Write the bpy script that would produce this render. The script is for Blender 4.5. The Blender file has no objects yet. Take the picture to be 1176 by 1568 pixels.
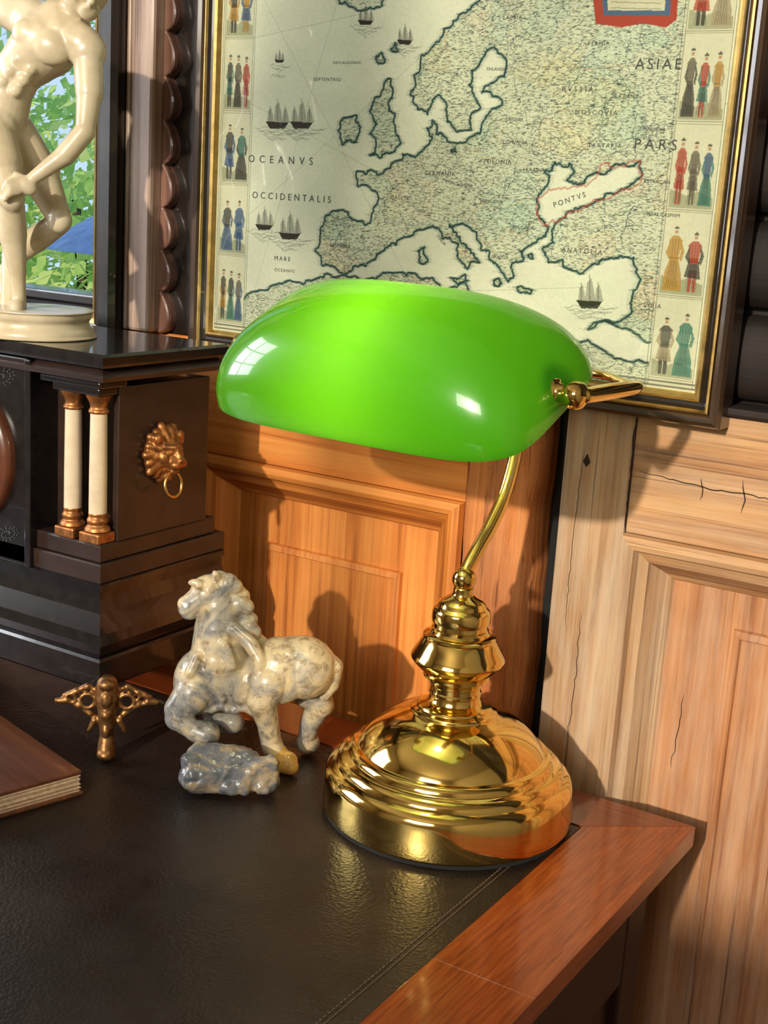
import bpy, bmesh, math, random
import numpy as np
from mathutils import Vector, Matrix, Euler
random.seed(7); rng=np.random.RandomState(7)
sc=bpy.context.scene
COL=sc.collection
sc.view_settings.view_transform='Standard'
sc.view_settings.look='None'
sc.view_settings.exposure=0.12

# ---------------------------------------------------------------- camera
C=Vector((.3952,-.7532,1.1621))
yaw=math.radians(31.5); pit=math.radians(13.3); rol=math.radians(3.6)
F0=Vector((-math.sin(yaw),math.cos(yaw),0)); R0=Vector((math.cos(yaw),math.sin(yaw),0))
Fv=F0*math.cos(pit)-Vector((0,0,1))*math.sin(pit)
U0=F0*math.sin(pit)+Vector((0,0,1))*math.cos(pit)
Rv=R0*math.cos(rol)+U0*math.sin(rol); Uv=U0*math.cos(rol)-R0*math.sin(rol)
cam=bpy.data.cameras.new('camera'); co=bpy.data.objects.new('camera',cam); COL.objects.link(co)
M=Matrix((Rv,Uv,-Fv)).transposed().to_4x4(); M.translation=C
co.matrix_world=M
cam.sensor_fit='VERTICAL'; cam.sensor_height=24; cam.lens=24*2010/1568; cam.clip_start=.01
sc.camera=co

# ---------------------------------------------------------------- helpers
def lin(c):
    return tuple((v/12.92 if v<=.04045 else ((v+.055)/1.055)**2.4) for v in c)
def rgb(r,g,b): return lin((r/255,g/255,b/255))
def c4(c): return (c[0],c[1],c[2],1)
def empty(name,loc=(0,0,0),rz=0,parent=None):
    o=bpy.data.objects.new(name,None); o.empty_display_size=.05
    o.location=loc; o.rotation_euler=(0,0,rz); COL.objects.link(o)
    if parent: o.parent=parent
    return o
def obj(name,me,mat=None,parent=None,smooth=False,loc=None,rot=None):
    o=bpy.data.objects.new(name,me); COL.objects.link(o)
    if mat: me.materials.append(mat)
    if parent: o.parent=parent
    if loc is not None: o.location=loc
    if rot is not None: o.rotation_euler=rot
    if smooth:
        for p in me.polygons: p.use_smooth=True
    return o
def mesh(name,V,Fc,mat=None,parent=None,smooth=False,loc=None,rot=None):
    me=bpy.data.meshes.new(name); me.from_pydata([tuple(v) for v in V],[],Fc); me.update()
    return obj(name,me,mat,parent,smooth,loc,rot)
def bevel(o,w,seg=2):
    m=o.modifiers.new('bev','BEVEL'); m.width=w; m.segments=seg; m.limit_method='ANGLE'; m.angle_limit=math.radians(40)
    return o
def box(name,x0,x1,y0,y1,z0,z1,mat=None,parent=None,bv=0,loc=None,rot=None):
    V=[(x0,y0,z0),(x1,y0,z0),(x1,y1,z0),(x0,y1,z0),(x0,y0,z1),(x1,y0,z1),(x1,y1,z1),(x0,y1,z1)]
    Fc=[(0,3,2,1),(4,5,6,7),(0,1,5,4),(1,2,6,5),(2,3,7,6),(3,0,4,7)]
    o=mesh(name,V,Fc,mat,parent,loc=loc,rot=rot)
    if bv: bevel(o,bv)
    return o
def sm_angle(o,ang=35):
    for p in o.data.polygons: p.use_smooth=True
    try:
        with bpy.context.temp_override(object=o,selected_objects=[o],active_object=o,selected_editable_objects=[o]):
            bpy.ops.object.shade_smooth_by_angle(angle=math.radians(ang))
    except Exception as e: pass
def recalc(o):
    bm=bmesh.new(); bm.from_mesh(o.data); bmesh.ops.recalc_face_normals(bm,faces=bm.faces); bm.to_mesh(o.data); bm.free()
def lathe(name,prof,mat=None,parent=None,seg=96,loc=None,rot=None,smooth=True,ang=50):
    V=[];Fc=[];n=len(prof)
    for i in range(seg):
        a=2*math.pi*i/seg; c,s=math.cos(a),math.sin(a)
        for r,z in prof: V.append((r*c,r*s,z))
    for i in range(seg):
        j=(i+1)%seg
        for k in range(n-1): Fc.append((i*n+k,j*n+k,j*n+k+1,i*n+k+1))
    me=bpy.data.meshes.new(name); me.from_pydata(V,[],Fc); me.update()
    bm=bmesh.new(); bm.from_mesh(me); bmesh.ops.remove_doubles(bm,verts=bm.verts,dist=1e-6)
    bmesh.ops.recalc_face_normals(bm,faces=bm.faces); bm.to_mesh(me); bm.free()
    o=obj(name,me,mat,parent,False,loc,rot)
    if smooth: sm_angle(o,ang)
    return o
def smooth_prof(pts,sub=6):
    out=[]; P=[pts[0]]+list(pts)+[pts[-1]]
    for i in range(1,len(P)-2):
        p0,p1,p2,p3=[np.array(p,float) for p in P[i-1:i+3]]
        for k in range(sub):
            t=k/sub
            q=.5*((2*p1)+(-p0+p2)*t+(2*p0-5*p1+4*p2-p3)*t*t+(-p0+3*p1-3*p2+p3)*t**3)
            out.append(tuple(q))
    out.append(tuple(pts[-1])); return out
def sweep(name,pts,rad,mat=None,parent=None,seg=16,sub=8):
    pts=[Vector(p) for p in pts]
    if not hasattr(rad,'__len__'): rad=[rad]*len(pts)
    P4=[tuple(p)+(r,) for p,r in zip(pts,rad)]
    P4=smooth_prof(P4,sub) if sub>1 else P4
    V=[];Fc=[]; prevn=None; n=len(P4)
    for i,p in enumerate(P4):
        a=Vector(P4[max(i-1,0)][:3]); b=Vector(P4[min(i+1,n-1)][:3]); t=(b-a)
        t=t.normalized() if t.length>1e-9 else Vector((0,0,1))
        if prevn is None: prevn=t.orthogonal().normalized()
        nn=(prevn-t*prevn.dot(t)).normalized(); prevn=nn; bb=t.cross(nn)
        for k in range(seg):
            an=2*math.pi*k/seg
            V.append(Vector(p[:3])+(nn*math.cos(an)+bb*math.sin(an))*p[3])
    for i in range(n-1):
        for k in range(seg):
            k2=(k+1)%seg; Fc.append((i*seg+k,i*seg+k2,(i+1)*seg+k2,(i+1)*seg+k))
    Fc.append(tuple(range(seg-1,-1,-1))); Fc.append(tuple((n-1)*seg+k for k in range(seg)))
    return mesh(name,V,Fc,mat,parent,True)
def torus(name,R,r,mat,parent,loc=(0,0,0),rot=(0,0,0),seg=48,ms=10):
    V=[];Fc=[]
    for i in range(seg):
        a=2*math.pi*i/seg
        for k in range(ms):
            b=2*math.pi*k/ms
            V.append(((R+r*math.cos(b))*math.cos(a),(R+r*math.cos(b))*math.sin(a),r*math.sin(b)))
    for i in range(seg):
        j=(i+1)%seg
        for k in range(ms):
            k2=(k+1)%ms; Fc.append((i*ms+k,j*ms+k,j*ms+k2,i*ms+k2))
    return mesh(name,V,Fc,mat,parent,True,loc,rot)
def blob(name,items,voxel,mat,parent=None,smooth=4,loc=None,rot=None,fac=.5):
    """items: ('c',p1,r1,p2,r2) tapered capsule  |  ('e',centre,(rx,ry,rz),(ax,ay,az)) ellipsoid ; fused into one surface"""
    bm=bmesh.new()
    for it in items:
        if it[0]=='c':
            p1,r1,p2,r2=Vector(it[1]),it[2],Vector(it[3]),it[4]
            bmesh.ops.create_icosphere(bm,subdivisions=3,radius=r1,matrix=Matrix.Translation(p1))
            bmesh.ops.create_icosphere(bm,subdivisions=3,radius=r2,matrix=Matrix.Translation(p2))
            d=p2-p1
            if d.length>1e-6:
                q=d.to_track_quat('Z','Y').to_matrix().to_4x4()
                bmesh.ops.create_cone(bm,cap_ends=True,segments=24,radius1=r1,radius2=r2,depth=d.length,matrix=Matrix.Translation((p1+p2)/2)@q)
        else:
            r=it[2]; e=Euler([math.radians(a) for a in (it[3] if len(it)>3 else (0,0,0))]).to_matrix().to_4x4()
            bmesh.ops.create_icosphere(bm,subdivisions=3,radius=1,matrix=Matrix.Translation(Vector(it[1]))@e@Matrix.Diagonal((r[0],r[1],r[2],1)))
    me=bpy.data.meshes.new(name); bm.to_mesh(me); bm.free()
    o=obj(name,me,mat,parent,True,loc,rot)
    m=o.modifiers.new('re','REMESH'); m.mode='VOXEL'; m.voxel_size=voxel; m.use_smooth_shade=True
    s=o.modifiers.new('sm','SMOOTH'); s.factor=fac; s.iterations=smooth
    return o
def rect_rings(name,rings,mat,parent,cap=True,axis='Y',matv=None):
    V=[];Fc=[]
    for a,b,c,d,e in rings:
        if axis=='Y': V+= [(a,e,c),(b,e,c),(b,e,d),(a,e,d)]
        else: V+= [(a,c,e),(b,c,e),(b,d,e),(a,d,e)]
    for i in range(len(rings)-1):
        for k in range(4):
            k2=(k+1)%4; Fc.append((i*4+k,i*4+k2,(i+1)*4+k2,(i+1)*4+k))
    nside=len(Fc)
    if cap:
        n=(len(rings)-1)*4; Fc.append((n,n+1,n+2,n+3)); Fc.append((3,2,1,0))
    o=mesh(name,V,Fc,mat,parent)
    if matv:
        o.data.materials.append(matv)
        for i,p in enumerate(o.data.polygons):
            if (i<nside and i%4 in (1,3)) or i>=nside: p.material_index=1
    recalc(o)
    return o

# ---------------------------------------------------------------- materials
def nm(name):
    m=bpy.data.materials.new(name); m.use_nodes=True
    return m,m.node_tree,m.node_tree.nodes['Principled BSDF']
def setp(b,**k):
    names={'rough':'Roughness','metal':'Metallic','coat':'Coat Weight','coatr':'Coat Roughness','spec':'Specular IOR Level','ior':'IOR'}
    for a,v in k.items(): b.inputs[names[a]].default_value=v
def nd(nt,t,**k):
    n=nt.nodes.new(t)
    for a,v in k.items():
        if a in n.inputs: n.inputs[a].default_value=v
        else: setattr(n,a,v)
    return n
def coord(nt,scale=(1,1,1),kind='Object',loc=(0,0,0)):
    t=nd(nt,'ShaderNodeTexCoord'); mp=nd(nt,'ShaderNodeMapping'); mp.inputs['Scale'].default_value=scale; mp.inputs['Location'].default_value=loc
    nt.links.new(t.outputs[kind],mp.inputs['Vector']); return mp.outputs['Vector']
def noise(nt,vec,scale,detail=4,rough=.6,dist=0):
    n=nd(nt,'ShaderNodeTexNoise'); n.inputs['Scale'].default_value=scale; n.inputs['Detail'].default_value=detail
    n.inputs['Roughness'].default_value=rough; n.inputs['Distortion'].default_value=dist
    nt.links.new(vec,n.inputs['Vector']); return n.outputs['Fac']
def ramp(nt,fac,stops):
    r=nd(nt,'ShaderNodeValToRGB'); e=r.color_ramp.elements
    while len(e)<len(stops): e.new(.5)
    for i,(p,c) in enumerate(stops): e[i].position=p; e[i].color=c4(c)
    nt.links.new(fac,r.inputs['Fac']); return r.outputs['Color']
def mixc(nt,fac,a,b,mode='MIX'):
    m=nd(nt,'ShaderNodeMix'); m.data_type='RGBA'; m.blend_type=mode
    for v,i in ((fac,0),(a,6),(b,7)):
        if isinstance(v,(int,float)): m.inputs[i].default_value=v
        elif isinstance(v,tuple): m.inputs[i].default_value=c4(v)
        else: nt.links.new(v,m.inputs[i])
    return m.outputs[2]
def bump(nt,b,h,strength=.2,dist=.001):
    n=nd(nt,'ShaderNodeBump'); n.inputs['Strength'].default_value=strength; n.inputs['Distance'].default_value=dist
    nt.links.new(h,n.inputs['Height']); nt.links.new(n.outputs['Normal'],b.inputs['Normal'])
def simple(name,c,rough=.5,metal=0,coat=0,var=.25,sc_=30,bmp=.1,bd=.0005):
    m,nt,b=nm(name); v=coord(nt)
    n=noise(nt,v,sc_,5)
    d=tuple(x*(1-var) for x in c); l=tuple(min(1,x*(1+var)) for x in c)
    nt.links.new(ramp(nt,n,[(.3,d),(.7,l)]),b.inputs['Base Color'])
    setp(b,rough=rough,metal=metal,coat=coat)
    if bmp: bump(nt,b,n,bmp,bd)
    return m
def wood(name,dark,mid,light,axis='Z',rough=.5,coat=0,fine=230,long=5,knots=True,bmp=.3,bd=.0007,freq=14,cross=14,ringmix=.4,worn=0,off=(0,0,0)):
    m,nt,b=nm(name)
    def sv(f,l): return {'X':(l,f,f),'Y':(f,l,f),'Z':(f,f,l)}[axis]
    n1=noise(nt,coord(nt,sv(fine,long),loc=off),1,6,.65,.2)
    n2=noise(nt,coord(nt,sv(cross,.9),loc=off),1,2,.45,.35)
    mm=nd(nt,'ShaderNodeMath',operation='MULTIPLY'); nt.links.new(n2,mm.inputs[0]); mm.inputs[1].default_value=freq
    pp=nd(nt,'ShaderNodeMath',operation='PINGPONG'); nt.links.new(mm.outputs[0],pp.inputs[0]); pp.inputs[1].default_value=1
    rings=pp.outputs[0]
    c1=ramp(nt,rings,[(0,light),(.6,mid),(.92,tuple((a+b_)/2 for a,b_ in zip(dark,mid))),(1,dark)])
    c2=ramp(nt,n1,[(.28,dark),(.46,mid),(.7,light)])
    col=mixc(nt,ringmix,c2,c1)
    n3=noise(nt,coord(nt,(6,6,6),loc=off),1,4)
    col=mixc(nt,.5,col,ramp(nt,n3,[(.3,(.5,.45,.42)),(.62,(1.0,1.0,1.0))]),'MULTIPLY')
    if worn:
        n5=noise(nt,coord(nt,sv(60,7),loc=off),1,6,.7)
        col=mixc(nt,ramp(nt,n5,[(.42,(0,0,0)),(.66,(worn,worn,worn))]),col,rgb(188,176,158))
        n6=noise(nt,coord(nt,sv(300,4),loc=off),1,3,.6)
        col=mixc(nt,ramp(nt,n6,[(.30,(.75,.75,.75)),(.40,(0,0,0))]),col,tuple(x*.6 for x in dark))
    if knots:
        vo=nd(nt,'ShaderNodeTexVoronoi'); nt.links.new(coord(nt,sv(9,4.5),loc=off),vo.inputs['Vector']); vo.inputs['Scale'].default_value=1
        k=ramp(nt,vo.outputs['Distance'],[(.03,(1,1,1)),(.075,(0,0,0))])
        col=mixc(nt,k,col,tuple(x*.35 for x in dark))
    nt.links.new(col,b.inputs['Base Color'])
    ad=nd(nt,'ShaderNodeMath',operation='ADD'); nt.links.new(n1,ad.inputs[0]); nt.links.new(n3,ad.inputs[1])
    bump(nt,b,ad.outputs[0],bmp,bd)
    setp(b,rough=rough,coat=coat,coatr=.08)
    return m

PH=(rgb(128,66,22),rgb(206,124,54),rgb(232,158,82))
pine=wood('pine_honey',*PH,'Z',.5,bmp=.45); pineX=wood('pine_honey_rail',*PH,'X',.5,bmp=.45)
PLc=(rgb(112,78,52),rgb(174,136,98),rgb(202,168,128))
pineL=wood('pine_pale',*PLc,'Z',.68,worn=.5,bmp=.6,bd=.001); pineLX=wood('pine_pale_rail',rgb(122,78,46),rgb(184,136,90),rgb(208,166,118),'X',.66,worn=.3,bmp=.6,bd=.001)
pineP=wood('pine_panel_pinkish',rgb(108,60,34),rgb(168,112,70),rgb(194,142,98),'Z',.66,worn=.3,bmp=.5)
post_m=wood('old_post_wood',rgb(104,52,20),rgb(186,108,50),rgb(216,142,78),'Z',.7,bmp=.9,bd=.002,worn=.15)
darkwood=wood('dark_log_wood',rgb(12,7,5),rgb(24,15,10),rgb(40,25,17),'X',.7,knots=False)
strip_m=wood('weathered_strip_wood',rgb(92,70,58),rgb(152,124,108),rgb(188,164,146),'Z',.4,knots=False,worn=.4,coat=.2)
scal_m=wood('carved_trim_wood',rgb(50,30,24),rgb(104,72,60),rgb(146,110,96),'Z',.4,coat=.3,knots=False)
mahogR=wood('mahogany_border',rgb(88,32,9),rgb(150,66,20),rgb(182,92,34),'Y',.26,coat=.6,knots=False,bmp=.06,fine=420,long=22,ringmix=.2)
mahogB=wood('mahogany_border_back',rgb(76,26,9),rgb(124,52,20),rgb(154,74,32),'X',.28,coat=.6,knots=False,bmp=.06,fine=420,long=22,ringmix=.2)
mahogV=wood('mahogany_body',rgb(16,6,4),rgb(34,12,8),rgb(52,20,12),'Z',.4,coat=.1,knots=False,bmp=.08)
ebony=simple('ebonised_frame',rgb(26,20,17),.3,0,.4,.5,60,.2)
gold=simple('gilt_bead',rgb(216,186,116),.32,1,0,.3,80,.2)
blackslate=simple('black_slate',rgb(22,20,21),.22,0,.5,.5,90,.12,.0006)
brownslate=simple('brown_black_slate',rgb(44,30,25),.38,0,.2,.35,50,.1)
bronze=simple('antique_bronze',rgb(164,108,62),.42,.8,0,.5,160,.5,.0008)
darkbronze=simple('dark_bronze',rgb(136,98,60),.42,.85,0,.6,200,.6,.0008)
plaster=simple('cream_plaster',rgb(186,172,146),.8,0,0,.06,8,.1)
paper=simple('page_edges',rgb(205,180,150),.7,0,0,.25,300,.4)
black=simple('black_void',(.004,.004,.004),.9,0,0,.1,10,0)
crackm=simple('crack_shadow_wood',rgb(44,26,16),.9,0,0,.3,60,0)
felt=simple('black_felt',(.006,.006,.006),.9,0,0,.1,10,0)
marblecol=simple('column_marble',rgb(214,196,168),.3,0,.4,.12,80,.05)
greyinc=simple('incised_grey',rgb(70,72,78),.4,0,0,.3,80,.05)
white_m=simple('white_paint',rgb(225,222,212),.45,0,0,.05,20,.05)

brass,nt,b=nm('polished_brass'); v=coord(nt); n=noise(nt,v,40,3)
nt.links.new(ramp(nt,n,[(.3,rgb(230,194,104)),(.7,rgb(244,212,130))]),b.inputs['Base Color'])
nt.links.new(ramp(nt,n,[(.3,(.07,.07,.07)),(.7,(.11,.11,.11))]),b.inputs['Roughness']); setp(b,metal=1)

glass,nt,b=nm('green_cased_glass')
v=coord(nt); n=noise(nt,v,6,2)
nt.links.new(ramp(nt,n,[(.3,(.020,.20,.006)),(.7,(.028,.24,.008))]),b.inputs['Base Color']); setp(b,rough=.25,coat=1,coatr=.015)
tr=nd(nt,'ShaderNodeBsdfTranslucent'); tr.inputs['Color'].default_value=(.30,.88,.012,1)
mx=nd(nt,'ShaderNodeMixShader'); mx.inputs[0].default_value=.34
out=nt.nodes['Material Output']; nt.links.new(b.outputs[0],mx.inputs[1]); nt.links.new(tr.outputs[0],mx.inputs[2]); nt.links.new(mx.outputs[0],out.inputs[0])
opal,nt,b=nm('white_opal_inner_glass')
v=coord(nt); n=noise(nt,v,6,2); nt.links.new(ramp(nt,n,[(.3,(.82,.84,.76)),(.7,(.88,.89,.82))]),b.inputs['Base Color']); setp(b,rough=.25)
tr=nd(nt,'ShaderNodeBsdfTranslucent'); tr.inputs['Color'].default_value=(.95,.95,.9,1)
mx=nd(nt,'ShaderNodeMixShader'); mx.inputs[0].default_value=.5
out=nt.nodes['Material Output']; nt.links.new(b.outputs[0],mx.inputs[1]); nt.links.new(tr.outputs[0],mx.inputs[2]); nt.links.new(mx.outputs[0],out.inputs[0])

leather,nt,b=nm('dark_leather'); v=coord(nt)
n=noise(nt,v,14,5); vo=nd(nt,'ShaderNodeTexVoronoi'); nt.links.new(v,vo.inputs['Vector']); vo.inputs['Scale'].default_value=420
cl=ramp(nt,n,[(.3,rgb(25,20,18)),(.7,rgb(47,37,31))])
nt.links.new(mixc(nt,ramp(nt,noise(nt,v,330,3,.8),[(.66,(0,0,0)),(.74,(.5,.5,.5))]),cl,rgb(104,94,84)),b.inputs['Base Color'])
nt.links.new(ramp(nt,noise(nt,v,30,6),[(.3,(.26,.26,.26)),(.7,(.46,.46,.46))]),b.inputs['Roughness'])
bump(nt,b,vo.outputs['Distance'],.3,.0007)

stone,nt,b=nm('mottled_soapstone'); v=coord(nt)
n=noise(nt,v,22,7,.65,1.4); n2=noise(nt,v,110,5,.7,.5)
sx=nd(nt,'ShaderNodeSeparateXYZ'); nt.links.new(coord(nt),sx.inputs[0])
ma=nd(nt,'ShaderNodeMath',operation='MULTIPLY_ADD'); nt.links.new(sx.outputs['X'],ma.inputs[0]); ma.inputs[1].default_value=.9; nt.links.new(n,ma.inputs[2])
ca=ramp(nt,ma.outputs[0],[(.36,rgb(120,122,124)),(.45,rgb(172,166,152)),(.53,rgb(204,186,150)),(.70,rgb(224,208,174))])
cb=ramp(nt,n2,[(.34,rgb(118,92,66)),(.50,(1,1,1))])
nt.links.new(mixc(nt,.65,ca,cb,'MULTIPLY'),b.inputs['Base Color']); setp(b,rough=.32,coat=.35); bump(nt,b,n2,.35,.0008)
stone2,nt,b=nm('grey_blue_soapstone'); v=coord(nt)
n=noise(nt,v,40,6,.6,1.5)
nt.links.new(ramp(nt,n,[(.3,rgb(58,64,72)),(.5,rgb(104,108,114)),(.6,rgb(146,130,104)),(.75,rgb(170,166,156))]),b.inputs['Base Color']); setp(b,rough=.3,coat=.4); bump(nt,b,n,.4,.0015)
hoofm=simple('amber_stone',rgb(194,156,84),.3,0,.4,.3,60,.1)
ivory,nt,b=nm('ivory_marble'); v=coord(nt); n=noise(nt,v,30,5)
nt.links.new(ramp(nt,n,[(.3,rgb(184,170,138)),(.65,rgb(214,202,174))]),b.inputs['Base Color'])
setp(b,rough=.35,coat=.3)

# ---------------------------------------------------------------- room shell
box('floor',-1.9,1.7,-2.7,.3,-.05,0,wood('floor_boards',rgb(60,34,18),rgb(104,64,36),rgb(130,84,50),'X',.4,coat=.3,knots=False))
box('ceiling',-1.9,1.7,-2.7,.3,2.6,2.65,plaster)
box('wall_right',1.65,1.7,-2.7,.3,0,2.6,plaster)
def wall_with_openings(name,xa,xb,ya,yb,za,zb,ops,mat,swap=False):
    xs=sorted({xa,xb}|{o[0] for o in ops}|{o[1] for o in ops}); zs=sorted({za,zb}|{o[2] for o in ops}|{o[3] for o in ops})
    bm=bmesh.new()
    for i in range(len(xs)-1):
        for k in range(len(zs)-1):
            cx=(xs[i]+xs[i+1])/2; cz=(zs[k]+zs[k+1])/2
            if any(o[0]<cx<o[1] and o[2]<cz<o[3] for o in ops): continue
            p=(cx,(ya+yb)/2,cz); s=(xs[i+1]-xs[i],yb-ya,zs[k+1]-zs[k])
            if swap: p=(p[1],p[0],p[2]); s=(s[1],s[0],s[2])
            bmesh.ops.create_cube(bm,size=1,matrix=Matrix.Translation(p)@Matrix.Diagonal(s+(1,)))
    me=bpy.data.meshes.new(name); bm.to_mesh(me); bm.free(); return obj(name,me,mat)
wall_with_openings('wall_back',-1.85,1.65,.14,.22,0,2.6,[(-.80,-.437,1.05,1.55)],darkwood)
SILL=1.53
wall_with_openings('wall_front',-1.85,1.65,-2.68,-2.6,0,2.6,[(-.35,.85,SILL,2.35)],plaster)
wall_with_openings('wall_left',-2.7,.3,-1.9,-1.85,0,2.6,[(-1.25,-.35,1.0,2.1)],plaster,True)
def window(name,x0,x1,z0,z1,y0,y1,nx,nz,w,mat,swap=False):
    e=empty(name)
    def bx(n_,a,b_,c,d,e_,f,bv=0):
        if swap: box(n_,c,d,a,b_,e_,f,mat,e,bv)
        else: box(n_,a,b_,c,d,e_,f,mat,e,bv)
    bx('jamb_l',x0,x0+w,y0,y1,z0,z1,.002); bx('jamb_r',x1-w,x1,y0,y1,z0,z1,.002)
    bx('head',x0,x1,y0,y1,z1-w,z1,.002); bx('sill',x0,x1,y0,y1,z0,z0+w,.002)
    for i in range(1,nx):
        x=x0+(x1-x0)*i/nx; bx('mullion_%d'%i,x-w*.35,x+w*.35,y0+.01,y1-.01,z0,z1)
    for i in range(1,nz):
        z=z0+(z1-z0)*i/nz; bx('transom_%d'%i,x0,x1,y0+.01,y1-.01,z-w*.35,z+w*.35)
    return e
window('window_2',-.35,.85,SILL,2.35,-2.67,-2.61,3,1,.04,white_m)
window('window_3',-1.25,-.35,1.0,2.1,-1.895,-1.855,2,3,.045,white_m,True)  # unseen window, set in the left wall to give side light
window('window_1',-.80,-.437,1.05,1.55,.15,.19,1,1,.010,ebony)

# ---------------------------------------------------------------- wainscot
W=empty('wainscot_panelling')
def panel_unit(tag,x0,x1,z0,z1,mh_,mv,mf,fx,fz):
    r=[]
    for i,y in [(0,.110),(.001,.1035),(.006,.101),(.010,.103),(.012,.108),(.015,.110),(.019,.112),(.024,.120),(.028,.126),(.031,.128),(.033,.131)]:
        r.append((x0+i,x1-i,z0+i,z1-i,y))
    rect_rings('moulding_'+tag,r,mh_,W,cap=False,matv=mv)
    i=.031
    box('panel_'+tag,x0+i,x1-i,.130,.139,z0+i,z1-i,mf,W)
    a=fx; c=fz
    rect_rings('field_'+tag,[(x0+a,x1-a,z0+c,z1-c,.1305),(x0+a+.001,x1-a-.001,z0+c+.001,z1-c-.001,.1265),(x0+a+.006,x1-a-.006,z0+c+.006,z1-c-.006,.1255),
        (x0+a+.007,x1-a-.007,z0+c+.007,z1-c-.007,.1275)],mf,W,matv=mf)
panel_unit('a',-.325,-.062,.12,.943,pineX,pine,pine,.062,.072)
panel_unit('b',-.66,-.397,.12,.943,pineX,pine,pine,.062,.072)
panel_unit('c',-1.1,-.73,.12,.943,pineX,pine,pine,.062,.072)
panel_unit('d',.068,.40,.12,.944,pineLX,pineL,pineP,.080,.058)
panel_unit('e',.47,.80,.12,.944,pineLX,pineL,pineP,.080,.058)
panel_unit('f',.87,1.2,.12,.944,pineLX,pineL,pineP,.080,.058)
box('rail_top_left',-1.85,-.062,.110,.14,.943,1.04,pineX,W,.001)
box('rail_bottom_left',-1.85,-.062,.110,.14,0,.12,pineX,W,.001)
for i,(a,b_) in enumerate([(-.397,-.325),(-.73,-.66),(-1.85,-1.1)]): box('stile_left_%d'%i,a,b_,.110,.14,.12,.943,pine,W,.001)
box('rail_top_right',.068,1.65,.110,.14,.944,1.036,pineLX,W,.001)
box('rail_bottom_right',.068,1.65,.110,.14,0,.12,pineLX,W,.001)
for i,(a,b_) in enumerate([(.40,.47),(.80,.87),(1.2,1.65)]): box('stile_right_%d'%i,a,b_,.110,.14,.12,.944,pineL,W,.001)
box('stile_edge',.016,.0672,.109,.14,0,1.036,pineL,W,.0015)
box('shadow_gap_backing',-.001,.0165,.136,.1395,0,1.036,black,W)  # black strip stands in for the shade deep in the gap
def wpt(x,z): return math.sin(z*31+1)*.0012+math.sin(z*83+2)*.0006+math.sin(z*190)*.0003
nz=140
V=[];Fc=[]
xs=[-.0615,-.055,-.048,-.041,-.034,-.027,-.020,-.013,-.007,-.002]
for j in range(nz+1):
    z=1.036*j/nz
    V.append((-.0615,.139,z))
    for i,x in enumerate(xs):
        xx=x+(wpt(x,z)*1.8 if i>=8 else 0)
        yy=.106+wpt(x,z*(1+i*.03)+i)*.9+(.005 if i in(0,9) else 0)+(.0016 if (i in(3,6) and math.sin(z*13+i)>.1) else 0)
        V.append((xx,yy,z))
    V.append((-.002+wpt(0,z),.139,z))
n=len(xs)+2
for j in range(nz):
    for i in range(n-1): Fc.append((j*n+i,j*n+i+1,(j+1)*n+i+1,(j+1)*n+i))
mesh('old_post',V,Fc,post_m,W,True)
def crack(name,pts,y,wd=.0009,seed=0):
    r=np.random.RandomState(seed); P=[]
    for (a,c),(b_,d) in zip(pts[:-1],pts[1:]):
        m=max(2,int(math.hypot(b_-a,d-c)/.004))
        for k in range(m):
            t=k/m; P.append((a+(b_-a)*t+r.normal()*.0004,c+(d-c)*t+r.normal()*.0004))
    P.append(pts[-1]); V=[];Fc=[]; N=len(P)
    for i,(x,z) in enumerate(P):
        t=i/(N-1); w_=wd*(math.sin(math.pi*min(1,max(0,t)))**.5+.08)*.5
        j=min(i+1,N-1); k=max(i-1,0); dx,dz=P[j][0]-P[k][0],P[j][1]-P[k][1]; l=math.hypot(dx,dz) or 1
        V+=[(x-dz/l*w_,y,z+dx/l*w_),(x+dz/l*w_,y,z-dx/l*w_)]
    for i in range(N-1): Fc.append((2*i,2*i+1,2*i+3,2*i+2))
    mesh(name,V,Fc,crackm,W)
crack('crack_1',[(.072,.990),(.095,.988),(.125,.985),(.150,.986),(.185,.983)],.1096,.0008,1)
crack('crack_2',[(.118,.992),(.121,.984),(.119,.976)],.1096,.0007,2)
crack('crack_3',[(.146,.995),(.150,.982),(.148,.972)],.1096,.0008,3)
crack('crack_5',[(.030,.86),(.029,.93),(.031,1.0)],.1086,.0004,5)
crack('crack_6',[(.040,.78),(.042,.83),(.041,.88)],.1086,.0005,6)
crack('crack_7',[(.0677,.944),(.0677,1.034)],.1086,.0012,7)
crack('crack_8',[(.115,.77),(.117,.80),(.118,.83)],.1293,.0005,8)
V=[(.031,.1086,.990),(.034,.1086,.986),(.0365,.1086,.990),(.034,.1086,.996)]; mesh('knot_hole',V,[(0,1,2,3)],crackm,W)
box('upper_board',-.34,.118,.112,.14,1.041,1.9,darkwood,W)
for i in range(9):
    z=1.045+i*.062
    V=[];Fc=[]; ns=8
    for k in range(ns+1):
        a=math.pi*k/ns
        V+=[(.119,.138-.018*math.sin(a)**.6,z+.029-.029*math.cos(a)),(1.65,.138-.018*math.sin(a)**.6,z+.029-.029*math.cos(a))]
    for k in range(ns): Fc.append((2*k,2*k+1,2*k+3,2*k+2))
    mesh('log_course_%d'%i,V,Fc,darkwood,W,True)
box('log_ledge',.119,1.65,.104,.14,1.0365,1.043,darkwood,W,.002)

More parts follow.
